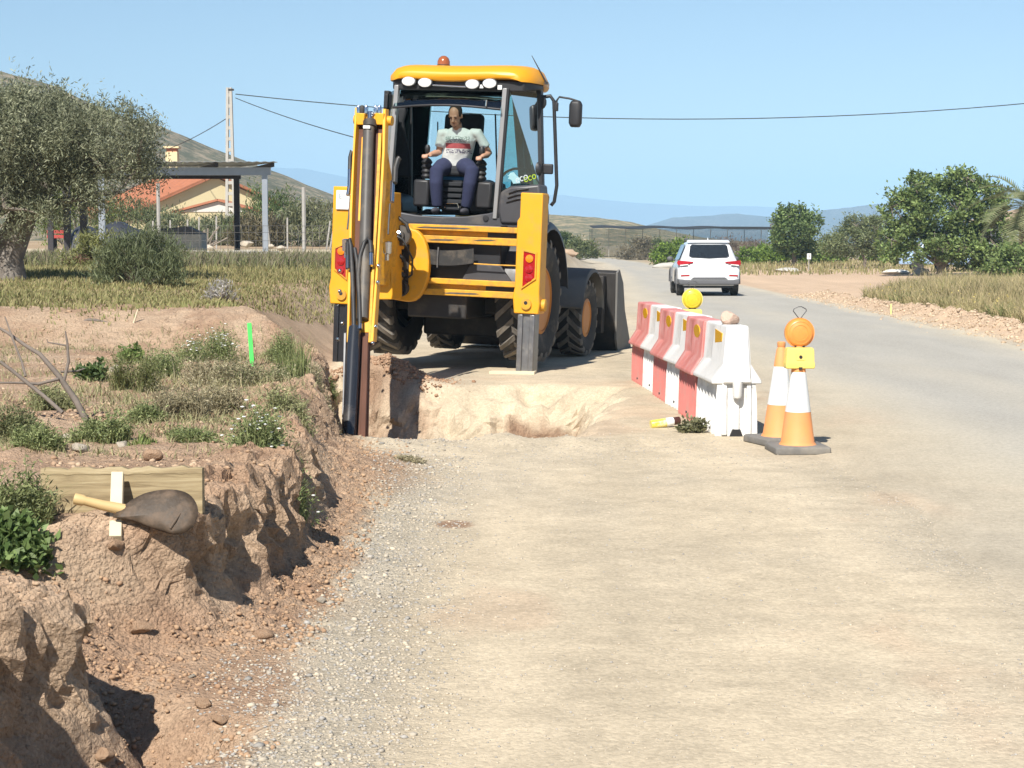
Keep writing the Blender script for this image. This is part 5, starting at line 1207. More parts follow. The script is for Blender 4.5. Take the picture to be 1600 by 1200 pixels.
# old olive
ob = Vector((-7.55, 27.0, 0)); ob.z = gz(ob.x, ob.y)
OLB = mat('olive_bark', (.17, .145, .12), .95, var=.5, scale=5, bump=1., bscale=12, dirt=(.38, .35, .31), dirt_amt=.45, dscale=5)
tree('olive_tree', ob, 'old gnarled olive tree with grey green crown at left', [(-.10, 0, -.1), (-.05, 0, .35), (.12, .02, .75), (.30, 0, 1.15), (.42, 0, 1.5)], 9,
     [(.2, 0, 2.05, 1.5, 1.3, .70), (-1.2, 0, 2.0, 1.3, 1.2, .95), (1.45, -.1, 1.95, .95, 1.1, .62), (.0, .2, 2.40, 1.2, 1.0, .50), (.75, -.3, 1.30, .75, .7, .30), (-1.2, -.3, 1.0, 1.0, .9, .7), (-.15, -.75, 1.15, .55, .35, .42), (1.9, -.1, 1.55, .35, .6, .30), (-.55, -.7, .65, .45, .3, .45), (1.0, -.45, 1.05, .85, .4, .30), (.35, -.55, .95, .45, .3, .35)], 820, 130, (.072, .017), (.135, .152, .085), (.325, .335, .215), .30, cl_r=.26, barkm=OLB, up=.45, sprays=420)
o2 = MB().tube([(.25, -.1, .9), (.75, -.15, 1.15), (1.3, -.2, 1.25), (1.75, -.2, 1.3), (2.0, -.2, 1.42)], [.10, .06, .04, .022, .012], 8)
o2.build('limb', OLB, [o for o in bpy.data.objects if o.name == 'olive_tree'][0], smooth=70)
dbx = on_ground(218, 447); blob('conifer_shrub', dbx, (.62, .5, .72), 110, 80, (.11, .011), (.085, .11, .05), (.21, .235, .12), 'dark green feathery shrub in front of the steel shelter', m=LEAF, cl_r=.24, up=.9)
x_ = on_ground(126, 425); blob('dry_shrub', x_ + Vector((0, .0, 0)), (.36, .3, .34), 20, 80, (.06, .012), (.16, .09, .06), (.24, .14, .10), 'small reddish brown dry shrub by the low wall', cl_r=.3)
x_ = on_ground(92, 428); blob('light_shrub', x_ + Vector((0, 2.5, 0)), (.62, .5, .72), 36, 90, (.09, .02), (.17, .19, .06), (.30, .30, .12), 'light green shrub between the olive and the wall', cl_r=.28, up=.6)
x_ = on_ground(346, 470); blob('grey_shrub', x_, (.22, .2, .20), 14, 40, (.05, .010), (.30, .28, .26), (.42, .40, .37), 'pale grey dry tuft in the field grass', cl_r=.35, up=.6)
# shelter of steel posts and a flat sheet roof
SG = mat('galvanised', (.33, .36, .40), .45, metal=.5, var=.12); SD = mat('dark_steel', (.045, .04, .045), .6, metal=.3, var=.3); CONC = mat('concrete', (.42, .40, .36), .9, var=.15, scale=3, bump=.4, bscale=15)
shl_ = empty('steel_shelter', (-9.5, 53, gz(-9.5, 53)), label='open steel frame shelter with flat sheet roof at left', cat='shelter'); SO = shl_.location.copy()
def shp(name, mb, m, **k): return mb.build(name, m, shl_, **k)
for px_, Yp, m_, w_ in ((415, 51, SG, .075), (371, 56, SD, .085), (160.5, 51, SG, .085), (132, 56, SD, .11), (106, 58, SD, .11), (80, 60, SD, .09)):
    zb_ = gz(at(px_, 400, Yp).x, Yp); x = at(px_, 400, Yp).x; zt = at(px_, 276, Yp).z
    zt = 3.38 if Yp < 52 else 3.45
    shp('post', MB().span((x - SO.x - w_, Yp - SO.y - .06, zb_ - SO.z - .1), (x - SO.x + w_, Yp - SO.y + .06, zt - SO.z)), m_)
xl_, xr_ = at(75, 270, 51).x - SO.x, at(423, 270, 51).x - SO.x
for yb in (51, 56):
    shp('beam', MB().span((xl_ - .4, yb - SO.y - .07, 3.38 - SO.z + .07 * (yb > 52)), (xr_ - 1.6 * (yb > 52), yb - SO.y + .07, 3.60 - SO.z + .07 * (yb > 52))), SG if yb < 52 else SD)
SK = lambda y_: -(y_ - 51) * .32
for i in range(5):
    x = xl_ + (xr_ - xl_) * i / 4; shp('rafter', MB().loft([[(x + SK(y_) - .05, y_ - SO.y, 3.605 - SO.z), (x + SK(y_) + .05, y_ - SO.y, 3.605 - SO.z), (x + SK(y_) + .05, y_ - SO.y, 3.715 - SO.z), (x + SK(y_) - .05, y_ - SO.y, 3.715 - SO.z)] for y_ in (50.7, 56.6)]), SD)
rf = MB(); n = 60
rings = []
for y_ in (50.5, 57.0):
    rings.append([(xl_ - .5 + SK(y_) + (xr_ - xl_ + .6) * i / n, y_ - SO.y, 3.73 - SO.z + .025 * (i % 2) + (y_ - 50.5) * .02) for i in range(n + 1)] + [(xl_ - .5 + SK(y_) + (xr_ - xl_ + .6) * i / n, y_ - SO.y, 3.72 - SO.z + .02 * (i % 2) + (y_ - 50.5) * .02) for i in range(n, -1, -1)])
rf.loft(rings); shp('roof_sheet', rf, mat('roof_sheet', (.22, .23, .23), .5, metal=.4, var=.15))
# low wall, with mesh fence on it
wl = empty('low_wall', (-9, 48.6, gz(-9, 48.6)), label='low pale concrete kerb wall below the wire fence', cat='wall'); xs = [at(p, 410, 48.6).x for p in (95, 437)]
nb = 9
for i in range(nb):
    x0_ = xs[0] + (xs[1] - xs[0]) * i / nb; x1_ = xs[0] + (xs[1] - xs[0]) * (i + 1) / nb - .02
    MB().span((x0_ + 9, -.12, -.2), (x1_ + 9, .12, .18 + .02 * (i % 2))).build('wall_block', CONC, wl, bevel=.015)
FENW = mat('fence_wire', (.16, .15, .14), .6, metal=.4); FENP = mat('fence_post', (.36, .34, .31), .7, var=.2)
fn = empty('wire_fence', (-9, 48.4, gz(-9, 48.4)), label='square mesh wire fence with thin posts along the field', cat='fence'); fz = fn.location.z
wm = MB(); xa, xb = at(235, 400, 48.4).x + 9, at(530, 400, 48.4).x + 9
k = xa
while k < xb: wm.tube([(k, 0, -.05), (k, 0, .86)], .006, 3); k += .19
for z_ in (.02, .24, .46, .68, .86): wm.tube([(xa, 0, z_), (xb, 0, z_)], .006, 3)
wmo = wm.build('wire_mesh', FENW, fn); wmo['kind'] = 'stuff'
for px_, hgt_, rr_p in ((248, 2.0, .05), (475, 1.9, .055)):
    MB().tube([(at(px_, 400, 48.4).x + 9, .05, -.1), (at(px_, 400, 48.4).x + 9, .05, hgt_)], rr_p, 7).build('post', FENP, fn)
bf = empty('back_fence', (-12, 72, gz(-12, 72)), label='row of thin leaning posts in front of the reeds', cat='fence')
for px_, tp, bt_, ln in ((239, 345, 375, 0), (266, 344, 378, 0), (293, 343, 377, 0), (311, 339, 380, 0), (338, 338, 375, 0), (423, 340, 385, 6), (449, 340, 390, 0), (507, 345, 388, -9), (512, 330, 386, -14), (77, 335, 390, 0)):
    p0 = at(px_, bt_, 72); p1 = at(px_ - ln, tp, 72); MB().tube([p0 - bf.location - Vector((0, 0, .6)), p1 - bf.location], .035, 5).build('post', FENP, bf)
# water tank, tarpaulin heap, red trailer, rubble
tk_ = empty('concrete_tank', (at(280, 409, 54).x, 54, gz(-10, 54)), label='grey concrete block tank behind the fence', cat='tank')
MB().span((-.95, -.4, -.1), (.75, .6, .62)).build('tank_wall', CONC, tk_, bevel=.02); MB().loft([[(-.95, -.4, .625), (.75, -.4, .625), (.75, .6, .625), (-.95, .6, .625)], [(-.5, -.2, .78), (.30, -.2, .85), (.30, .4, .85), (-.5, .4, .78)]]).build('tank_lid', mat('lid', (.14, .13, .13), .7), tk_)
TARP = mat('grey_tarpaulin', (.035, .038, .048), .6, var=.3, scale=3, bump=1., bscale=3)
hp = np.array([[at(p, 395, 62).x, 62] for p in (108, 232)]); tx = (hp[0, 0] + hp[1, 0]) / 2; tw_ = (hp[1, 0] - hp[0, 0]) / 2
rg = []
for i in range(25):
    u = -1 + 2 * i / 24; h_ = (.78 + .12 * math.sin(u * 7) + .12 * u) * max(0, 1 - abs(u) ** 5) ** .5
    rg.append([(u * tw_, -1.1, -.1), (u * tw_, -.9, h_ * .55), (u * tw_, -.35, h_ * .95 + .05), (u * tw_, .4, h_), (u * tw_, 1.1, h_ * .5), (u * tw_, 1.3, -.1)])
to = MB().loft(rg).build('tarpaulin_heap', TARP, smooth=60); to.location = (tx, 62, gz(tx, 62) + .12); tag(to, 'heap covered with grey tarpaulin under the shelter', 'heap')
rt = at(93, 372, 68); REDP = mat('red_paint', (.33, .04, .03), .6, var=.3); rtl = empty('farm_trailer', (rt.x, 68, gz(rt.x, 68)), label='small red farm trailer seen beyond the dark posts', cat='trailer')
for z_ in (.50, .70): MB().span((-.32, -.6, z_ * .9), (.32, -.55, z_ * .9 + .12)).build('side_board', REDP, rtl)
MB().span((-.32, -.5, .45), (.32, .8, .54)).build('bed', REDP, rtl)
for s in (-1, 1): MB().lathe([(.30, -.08), (.30, .08)], (s * .30, .2, .26), 'x', 14).build('wheel', RUB, rtl)
rb_l = ['largest pale broken block of the rubble by the pole', 'flat pale slab in the rubble left of the pole', 'rounded rubble stone right of the dark post', 'small rubble stone near the grey post', 'low rubble stone beside the leaning post', 'tan rubble lump on the left of the heap']
for i, (px_, py_, s_) in enumerate(((303, 383, .30), (325, 388, .20), (386, 381, .20), (422, 385, .15), (440, 388, .16), (312, 388, .22))):
    q = at(px_, py_, 66); rock('rubble_stone', (q.x, 66, q.z), (s_ * 1.3, s_, s_ * .7), 20 + i, STN, rb_l[i], 'rubble heap by the pole')
st_ = MB()
for i in range(9):
    q = at(312 + i * 2, 386, 66.3); st_.tube([q, q + Vector((RNG.uniform(-.1, .7), RNG.uniform(-.3, .3), RNG.uniform(.2, .75)))], .03, 5)
so_ = st_.build('brushwood', TWIG); tag(so_, 'grey cut brushwood on the rubble heap', 'brushwood', kind='stuff')
# house with red roof
CREAM = mat('cream_render', (.66, .56, .33), .85, var=.06, scale=1.5); TERR = mat('terracotta_tiles', (.40, .155, .08), .85, var=.3, scale=2.5, bump=.8, bscale=6)
hs = empty('house', (0, 0, 0), label='cream house with red tiled gable roof behind the shelter', cat='house')
apex = at(336, 277, 110); G = Vector((.87, .5, 0)).normalized(); Rg = Vector((-.5, .87, 0)).normalized()
gz0 = gz(apex.x, 110); hs.location = (apex.x, apex.y, gz0); za = apex.z - gz0
eL = -4.6; eR = 3.8; zl = za - 2.0; zr_ = za - 1.55; Ln = 11
def hp_(g_, r_, z): p = G * g_ + Rg * r_; return (p.x, p.y, z)
MB().add([hp_(eL, 0, -.5), hp_(eR, 0, -.5), hp_(eR, 0, zr_), hp_(0, 0, za), hp_(eL, 0, zl), hp_(eL, Ln, -.5), hp_(eR, Ln, -.5), hp_(eR, Ln, zr_), hp_(0, Ln, za), hp_(eL, Ln, zl)], [(0, 1, 2, 3, 4), (9, 8, 7, 6, 5), (0, 5, 6, 1), (1, 6, 7, 2), (2, 7, 8, 3), (3, 8, 9, 4), (4, 9, 5, 0)]).build('wall', CREAM, hs)
rfo = MB()
for ge_, ze_ in ((eL - .5, zl - .16), (eR + .5, zr_ - .14)):
    a, b_, c, d = hp_(0, -.35, za + .06), hp_(ge_, -.35, ze_), hp_(ge_, Ln + .3, ze_), hp_(0, Ln + .3, za + .06)
    v = [Vector(q) for q in (a, b_, c, d)]; up_ = Vector((0, 0, .16)); rfo.add(v + [q + up_ for q in v], [(0, 1, 2, 3), (7, 6, 5, 4), (0, 4, 5, 1), (1, 5, 6, 2), (2, 6, 7, 3), (3, 7, 4, 0)])
rf_o = rfo.build('roof', TERR, hs)
rows = MB()
for j in range(26):
    r_ = -.3 + (Ln + .5) * j / 25
    for ge_, ze_ in ((eL - .5, zl - .16),): rows.tube([hp_(0, r_, za + .24), hp_(ge_, r_, ze_ + .18)], .07, 5)
rw_o = rows.build('tile_row', TERR, hs); rw_o['kind'] = 'stuff'
chp = at(270, 285, 118) - hs.location; cht = at(270, 229, 118) - hs.location
chm = MB().span((chp.x - .38, chp.y - .38, chp.z - 1.2), (chp.x + .38, chp.y + .38, cht.z - .35)).build('chimney', CREAM, hs)
MB().span((chp.x - .5, chp.y - .5, cht.z - .12), (chp.x + .5, chp.y + .5, cht.z)).build('chimney_cap', CREAM, chm); MB().span((chp.x - .33, chp.y - .33, cht.z - .349), (chp.x + .33, chp.y + .33, cht.z - .121)).build('chimney_bricks', TERR, chm)
an = at(345, 322, 104) - hs.location
MB().prism([(an.x - 2.2, an.z - .35), (an.x, an.z + .25), (an.x + 2.4, an.z - .35)], 'y', an.y - 1, an.y + 2).build('porch_gable', mat('pale_render', (.58, .55, .50), .85), hs)
for s in (-1, 1): MB().slab([(an.x, an.y - 1.2, an.z + .27), (an.x + s * 2.6, an.y - 1.2, an.z - .42), (an.x + s * 2.6, an.y + 2, an.z - .42), (an.x, an.y + 2, an.z + .27)], .12 * s).build('porch_roof', TERR, hs)
hd_l = at(300, 330, 95)
# reeds and scrub in front of the house
for i, (px_, py_, Yp, sx, sz, c1, c2, lab_) in enumerate((
        (215, 365, 92, 2.6, 1.5, (.10, .13, .055), (.20, .22, .10), 'green reed thicket below the red roof at left'),
        (290, 362, 90, 2.4, 1.0, (.13, .155, .075), (.24, .25, .13), 'pale green reed thicket under the cream gable'),
        (345, 358, 92, 1.9, .95, (.12, .14, .07), (.22, .23, .12), 'reed thicket beside the concrete pole'),
        (432, 355, 88, 2.2, 2.1, (.075, .115, .035), (.16, .20, .07), 'tall dark green bush right of the shelter'),
        (492, 368, 84, 1.6, 1.5, (.14, .155, .075), (.24, .24, .13), 'pale reeds just left of the backhoe'),
        (404, 372, 84, 1.6, 1.0, (.10, .085, .045), (.18, .15, .08), 'brownish scrub behind the grey shelter post'),
        (120, 350, 86, 2.0, 2.3, (.10, .14, .03), (.22, .27, .07), 'bright green bush behind the dark posts'))):
    q = at(px_, py_, Yp); z = gz(q.x, Yp)
    blob('thicket', (q.x, Yp, z), (sx, 1.2, sz * 1.45), 70, 60, (.24, .05), c1, c2, lab_, m=LEAF, cl_r=.26, up=.9, group='scrub behind the shelter')
# pole and wires
pole = empty('utility_pole', (at(361, 380, 98).x, 98, gz(-15, 98)), label='tall slotted concrete utility pole beside the house', cat='pole'); pz = pole.location.z; ph = at(361, 137, 98).z - pz
for s in (-1, 1): MB().loft([[(s * w - .07, -.14, z), (s * w + .07, -.14, z), (s * w + .07, .14, z), (s * w - .07, .14, z)] for w, z in ((.24, -.3), (.08, ph))]).build('leg', CONC, pole)
for i in range(14):
    z = .4 + (ph - .8) * i / 13; w = .24 - .16 * z / ph; MB().span((-w, -.12, z - .09), (w, .12, z + .09)).build('rung', CONC, pole)
MB().box((.12, -.1, ph - .12), (.3, .12, .10)).build('bracket', IRON, pole)
WM = mat('cable_black', (.02, .02, .02), .6)
def wire(p0, p1, sag, label, r=.022):
    pts = []
    for i in range(33):
        t = i / 32; q = p0.lerp(p1, t); q.z -= sag * 4 * t * (1 - t); pts.append(q)
    o = MB().tube(pts, r, 5).build('overhead_wire', WM); tag(o, label, 'wire', 'overhead wires')
top_ = at(368, 147, 98)
wire(top_, at(2160, 83, 104), 2.4, 'long overhead wire sagging across the sky behind the cab', .026)
wire(at(368, 153, 98), at(650, 238, 75), .2, 'overhead wire dropping from the pole towards the backhoe', .022)
pb_ = at(650, 300, 75.2); pl2 = MB().tube([(0, 0, -.2), (0, 0, at(650, 234, 75.2).z - gz(pb_.x, 75.2))], [.11, .08], 8).build('service_pole', FENP, smooth=60); pl2.location = (pb_.x, 75.2, gz(pb_.x, 75.2)); tag(pl2, 'slim service pole standing behind the backhoe cab', 'pole')
wire(at(357, 183, 98), at(262, 233, 112), .12, 'short overhead wire from the pole to the house chimney', .022)

# ================================================================== right background
def rtree(px_, base_py, Yp, label, crown_px, n_cl, per, leaf, c1, c2, r0, cl_r, lean=0, name='carob_tree', limbs=8, **k):
    """crown_px: lobes given as (px, py, half width px, half height px)"""
    b_ = at(px_, base_py, Yp); z = gz(b_.x, Yp); kk = Yp / FPX
    lobes = [((cx - px_) * kk, RNG.uniform(-.4, .4), at(cx, cy, Yp).z - z, hw * kk, hw * kk * .9, hh * kk) for cx, cy, hw, hh in crown_px]
    zt = min(l[2] for l in lobes) - .1
    tree(name, (b_.x, Yp, z), label, [(0, 0, -.1), (.05, 0, zt * .4), (lean * .5, 0, zt * .8), (lean, 0, zt)], limbs, lobes, n_cl, per, leaf, c1, c2, r0, cl_r=cl_r, **k)
GA, GB = (.085, .135, .038), (.27, .345, .12)
rtree(1468, 432, 76, 'large green carob tree at right with dark forked trunk', [(1415, 335, 45, 38), (1470, 330, 62, 50), (1520, 325, 50, 45), (1500, 288, 32, 24), (1440, 298, 36, 28), (1548, 370, 42, 40), (1410, 372, 36, 26), (1490, 385, 62, 22), (1560, 410, 40, 24), (1392, 395, 30, 22), (1440, 395, 40, 20), (1530, 400, 45, 25), (1400, 300, 14, 12), (1450, 278, 16, 12), (1512, 272, 18, 10)], 520, 46, (.17, .085), GA, GB, .20, .29, lean=.1, sprays=70)
rtree(1590, 440, 68, 'low spreading green tree at the right picture edge', [(1592, 410, 46, 26), (1560, 425, 30, 16), (1630, 400, 40, 36)], 70, 80, (.16, .085), GA, GB, .12, .36, name='leafy_tree')
rtree(1240, 408, 108, 'round dark green tree beyond the white car', [(1240, 365, 36, 28), (1225, 345, 22, 18), (1262, 350, 24, 20), (1243, 335, 20, 13), (1215, 375, 18, 16), (1250, 388, 34, 14), (1205, 352, 10, 10), (1275, 335, 9, 9)], 200, 55, (.19, .10), (.07, .115, .034), (.21, .28, .095), .15, .36, sprays=40)
rtree(1350, 423, 96, 'sparse grey green tree left of the carob', [(1330, 380, 34, 24), (1365, 372, 26, 30), (1300, 385, 22, 18), (1345, 352, 26, 14), (1385, 365, 22, 30)], 190, 70, (.17, .045), (.115, .145, .06), (.26, .285, .14), .10, .36, lean=-.3, name='sparse_tree', sprays=40)
for px_, py_, Yp, sx, sz, c1, c2, lab_ in ((903, 392, 125, 1.5, 1.0, (.10, .13, .05), (.20, .22, .09), 'round grey green shrub beside the far bend of the road'), (878, 393, 128, 1.0, .9, (.06, .10, .03), (.13, .17, .06), 'dark shrub at the far bend next to the backhoe'),
                                          (1000, 386, 150, 1.8, 1.3, (.12, .10, .065), (.21, .18, .11), 'brown thorny scrub left of the white car'), (1155, 392, 140, 3.6, 1.2, (.13, .095, .07), (.21, .16, .12), 'purplish brown scrub behind the white car roof'),
                                          (1035, 380, 165, 1.4, 1.5, (.09, .12, .04), (.17, .20, .08), 'greenish bush under the shade netting')):
    q = at(px_, py_, Yp); blob('shrub', (q.x, Yp, gz(q.x, Yp)), (sx, 1.2, sz * 1.3), 46, 60, (.26, .06), c1, c2, lab_, cl_r=.28, up=.5)
hedge_l = ['bright green citrus hedge left of the white car', 'bright green citrus hedge right of the white car', 'bright green citrus hedge behind the white sign', 'bright green citrus hedge below the carob tree']
for i, (x0_, x1_) in enumerate(((1018, 1082), (1150, 1235), (1238, 1320), (1345, 1440))):
    Yp = 118; q0, q1 = at(x0_, 400, Yp), at(x1_, 400, Yp); w = (q1.x - q0.x) / 2
    blob('hedge', ((q0.x + q1.x) / 2, Yp, gz(q0.x, Yp)), (w, .8, 1.25 + .35 * (i == 0)), 70, 70, (.20, .10), (.085, .14, .02), (.22, .31, .055), hedge_l[i], 'hedge', 'citrus hedges across the plain', cl_r=.30, stem=False)
# palm
plm = empty('palm_tree', (at(1601, 400, 71).x, 71, gz(20, 71)), label='date palm with arching fronds at the right edge', cat='palm'); pz = plm.location.z; pt_ = at(1592, 322, 71).z - pz
PB = mat('palm_trunk', (.26, .19, .12), .95, var=.4, scale=7, bump=1., bscale=8)
MB().lathe([(.24 + .04 * (i % 2), -.2 + (pt_ + .2) * i / 22) for i in range(23)], (0, 0, 0), 'z', 12).build('trunk', PB, plm)
for i in range(22):
    a = i * 2.399; el = R(72 - i * 4.6); ln = RNG.uniform(1.9, 2.5); dr = Vector((math.cos(a), math.sin(a), 0)); spine = []
    p = Vector((0, 0, pt_)); e = el
    for k in range(9):
        spine.append(p.copy()); p = p + (dr * math.cos(e) + Vector((0, 0, math.sin(e)))) * ln / 8; e -= R(9.5)
    V = []; F = []; side = dr.cross(Vector((0, 0, 1)))
    for k in range(1, 8):
        for j in range(3):
            c = spine[k].lerp(spine[min(k + 1, 8)], j / 3); tn = (spine[min(k + 1, 8)] - spine[k]).normalized(); ll = .55 * math.sin(math.pi * (k + .5) / 9.5) + .12
            for s in (-1, 1):
                tip = c + (side * s * .85 + tn * .6 + Vector((0, 0, .12))).normalized() * ll; n0 = len(V); V += [c, c + tn * .10, tip]; F.append((n0, n0 + 1, n0 + 2))
    for k in range(8): n0 = len(V); V += [spine[k] + Vector((0, 0, .02)), spine[k] - Vector((0, 0, .02)), spine[k + 1]]; F.append((n0, n0 + 1, n0 + 2))
    np_mesh('frond', np.array([tuple(v) for v in V]), np.array(F), LEAF, plm, np.repeat(mixcol((.13, .16, .07), (.26, .27, .14), len(F)), 3, axis=0))
# house at right
h2 = empty('house', (at(1600, 400, 100).x, 100, gz(28, 100)), label='grey house with tan tiled roof behind the palm', cat='house'); hz = h2.location.z
e0 = at(1562, 346, 100); wz = e0.z - hz
MB().span((e0.x - h2.location.x + .4, 0, -.4), (9, 8, wz)).build('wall', mat('grey_render', (.36, .39, .44), .85, var=.06), h2)
MB().loft([[(e0.x - h2.location.x - .2, -.6, wz + .02), (9.6, -.6, wz + .02), (9.6, 8.6, wz + .02), (e0.x - h2.location.x - .2, 8.6, wz + .02)], [(e0.x - h2.location.x + 2.2, 3.5, wz + .75), (8, 3.5, wz + .75), (8, 5, wz + .75), (e0.x - h2.location.x + 2.2, 5, wz + .75)]]).build('roof', mat('tan_tiles', (.40, .29, .19), .8, var=.2, scale=3, bump=.6, bscale=8), h2)
w0 = MB().span((1.2, -.03, .6), (2.2, .05, 1.7)).build('window', CGL, h2); MB().span((1.1, -.06, .52), (2.3, -.035, .59)).build('sill', CONC, w0)
# parked vehicles under the carob
BLUEC = mat('blue_car', (.30, .42, .60), .3, var=.05, coat=.5)
for px_, lab_, m_, w_ in ((1475, 'pale blue parked van behind the carob trunk', BLUEC, 2.1), (1508, 'small white parked car half hidden by carob leaves', CARW, 1.8)):
    q = at(px_, 430, 84); v = empty('parked_car', (q.x, 84, gz(q.x, 84)), R(80), label=lab_, cat='car', group='vehicles parked under the carob')
    MB().loft([[(-.8, y, .35), (.8, y, .35), (.82, y, .8), (.66, y, z), (-.66, y, z), (-.82, y, .8)] for y, z in ((-w_, .85), (-w_ * .8, 1.25), (-w_ * .2, 1.5), (w_ * .45, 1.45), (w_ * .6, 1.0), (w_, .85))]).build('body', m_, v, bevel=.04)
    for s in (-1, 1):
        MB().slab([(s * .80, -w_ * .7, .95), (s * .80, w_ * .5, .95), (s * .72, w_ * .40, 1.36), (s * .72, -w_ * .5, 1.36)], .02 * s).build('side_window', CGL, v)
        for y in (-w_ * .6, w_ * .6): MB().lathe([(.3, -.1), (.3, .1)], (s * .74, y, .30), 'x', 14).build('wheel', RUB, v)
# shade netting on posts
net = empty('shade_netting', (16, 180, gz(16, 180)), label='long black shade net on thin posts across the plain', cat='shade netting'); NETM = mat('black_net', (.02, .022, .025), .9, var=.2)
a0, a1 = at(925, 357, 180), at(1216, 359, 180); lx = net.location
rg = []
for i in range(41):
    t = i / 40; q = a0.lerp(a1, t) - lx; s_ = .05 * math.sin(t * 22) * (t < .75); th_ = .06 + .20 * sst(.55, .75, np.array(t)) * 1.0
    rg.append([(q.x, -2, q.z + s_), (q.x, 6, q.z + s_ + .3), (q.x, 6, q.z + s_ + .35), (q.x, -2, q.z + s_ + th_)])
MB().loft(rg).build('net', NETM, net)
for i in range(12):
    q = a0.lerp(a1, i / 11) - lx; MB().tube([(q.x, 0, -.5), (q.x, 0, q.z)], .03, 5).build('post', FENP if i % 3 else SD, net)
np2 = glass_mat('net_side', (.80, .80, .79), 0)
MB().span((a0.x - lx.x, 7, -.5), (a1.x - lx.x, 7.02, a0.z - lx.z)).build('side_net', np2, net)
# white sign, stone walls, blocks
sg = at(1264, 404, 92); sgn = empty('sign', (sg.x, 92, gz(sg.x, 92)), label='small white sign board on a post by the hedge', cat='sign'); s0 = at(1264, 405, 92).z - sgn.location.z; s1 = at(1264, 396, 92).z - sgn.location.z
MB().span((-.10, -.02, s0), (.10, .01, s1)).build('board', WHITEP, sgn); MB().tube([(0, .03, -.1), (0, .03, s1)], .025, 5).build('post', FENP, sgn); MB().span((-.02, -.03, s0 + .08), (.03, -.021, s1 - .08)).build('mark', mat('sign_mark', (.25, .22, .22), .6), sgn)
rb2 = ['flat pale concrete slab left of the sign', 'long white stone heap left of the carob trunk', 'pale stone beside the long white heap', 'pale kerb block left of the white car']
for i, (px_, py_, Yp, sx, sz) in enumerate(((1228, 419, 88, .75, .16), (1405, 424, 80, .8, .16), (1440, 422, 78, .5, .2), (1040, 412, 104, .9, .26))):
    q = at(px_, py_, Yp); rock('stone_block', (q.x, Yp, gz(q.x, Yp) + sz * .5), (sx, .35, sz), 40 + i, CONC if i != 1 else mat('white_stone', (.62, .60, .55), .9, var=.15, bump=.5), rb2[i])
hp3 = at(887, 396, 110); rock('earth_heap', (hp3.x, 110, gz(hp3.x, 110)), (.8, .6, .30), 60, mat('heap_earth', (.42, .30, .2), .95, var=.2), 'small heap of tan earth by the far road bend')

# ================================================================== grass and weeds
n = 85000; Y0 = 17.6 + 31 * RNG.uniform(0, 1, n) ** 1.35; X0 = -2.35 - (Y0 * .29 - 1.0) * RNG.uniform(-.02, 1.08, n)
den = fbm(X0 * .5, Y0 * .5, 101, 4) + .25 * sst(18.5, 20.5, Y0); kp = (RNG.uniform(-.12, .25, n) < den - .35 * sst(19.4, 17.6, Y0)) & (X0 < edge(Y0) - .30 - .5 * sst(26, 20, Y0)); X0, Y0 = X0[kp], Y0[kp]
pch = 1 + .7 * fbm(X0 * .35, Y0 * .35, 103, 3); hh = .07 + .08 * sst(24, 32, Y0) + .12 * np.clip(fbm(X0 * .8, Y0 * .8, 104, 3), 0, .5)
grass('field_grass', X0, Y0, hh, .009, (.145, .160, .055), (.27, .255, .105), 'low olive green and straw field grass at left', tipc=(.40, .33, .17), patch=pch)
n = 16000; Y0 = RNG.uniform(33, 47.5, n); X0 = -Y0 * RNG.uniform(.085, .30, n); pch = 1 + .6 * fbm(X0 * .5, Y0 * .5, 105, 3)
grass('tall_weeds', X0, Y0, .30 + .28 * fbm(X0 * .6, Y0 * .6, 106, 3), .014, (.10, .13, .045), (.22, .21, .10), 'taller green weeds below the low wall', tipc=(.25, .2, .15), patch=pch)
n = 90000; Y0 = 24 + 34 * RNG.uniform(0, 1, n); X0 = ROADR(Y0) + .95 + np.maximum(Y0 * .30 - ROADR(Y0) + 1, 1.5) * RNG.uniform(0, 1, n) ** 1.1
cut = (Y0 < 44 + 1.6 * (X0 - 8.5) + 2 * fbm(X0, Y0, 107, 3)); X0, Y0 = X0[cut], Y0[cut]
pch = 1 + .95 * fbm(X0 * .4, Y0 * .4, 108, 4); tall_ = np.clip(fbm(X0 * .9, Y0 * .9, 110, 3), 0, .5)
grass('verge_grass', X0, Y0, .36 + .62 * np.clip(fbm(X0 * .35, Y0 * .35, 109, 3) + .25, 0, 1) * sst(.8, 2.4, X0 - ROADR(Y0)) + .5 * tall_, .010, (.20, .20, .075), (.42, .34, .175), 'tall dry yellow green grass along the right verge', tipc=(.50, .40, .23), patch=pch)
gk = fbm(X0 * .45, Y0 * .45, 113, 3) > .10; grass('verge_weeds', X0[gk][::2], Y0[gk][::2], .38, .012, (.11, .15, .05), (.24, .26, .10), 'greener weeds in patches of the right verge', lean=.45)
k_ = RNG.uniform(0, 1, len(X0)) < .02; P = np.stack([X0[k_], Y0[k_], height(X0[k_], Y0[k_]) + RNG.uniform(.15, .45, k_.sum())], 1)
V, F, cc = leaf_cloud(P, .03, .03, mixcol((.62, .46, .08), (.70, .58, .2), len(P))); fo = np_mesh('verge_flowers', V, F, LEAF, None, cc); tag(fo, 'scattered yellow flowers in the verge grass', 'flowers', kind='stuff')
n = 9000; Y0 = RNG.uniform(80, 125, n); X0 = RNG.uniform(9.5, 40, n); grass('far_grass', X0, Y0, .3, .03, (.20, .20, .08), (.36, .30, .15), 'dry grass on the far plain at right')

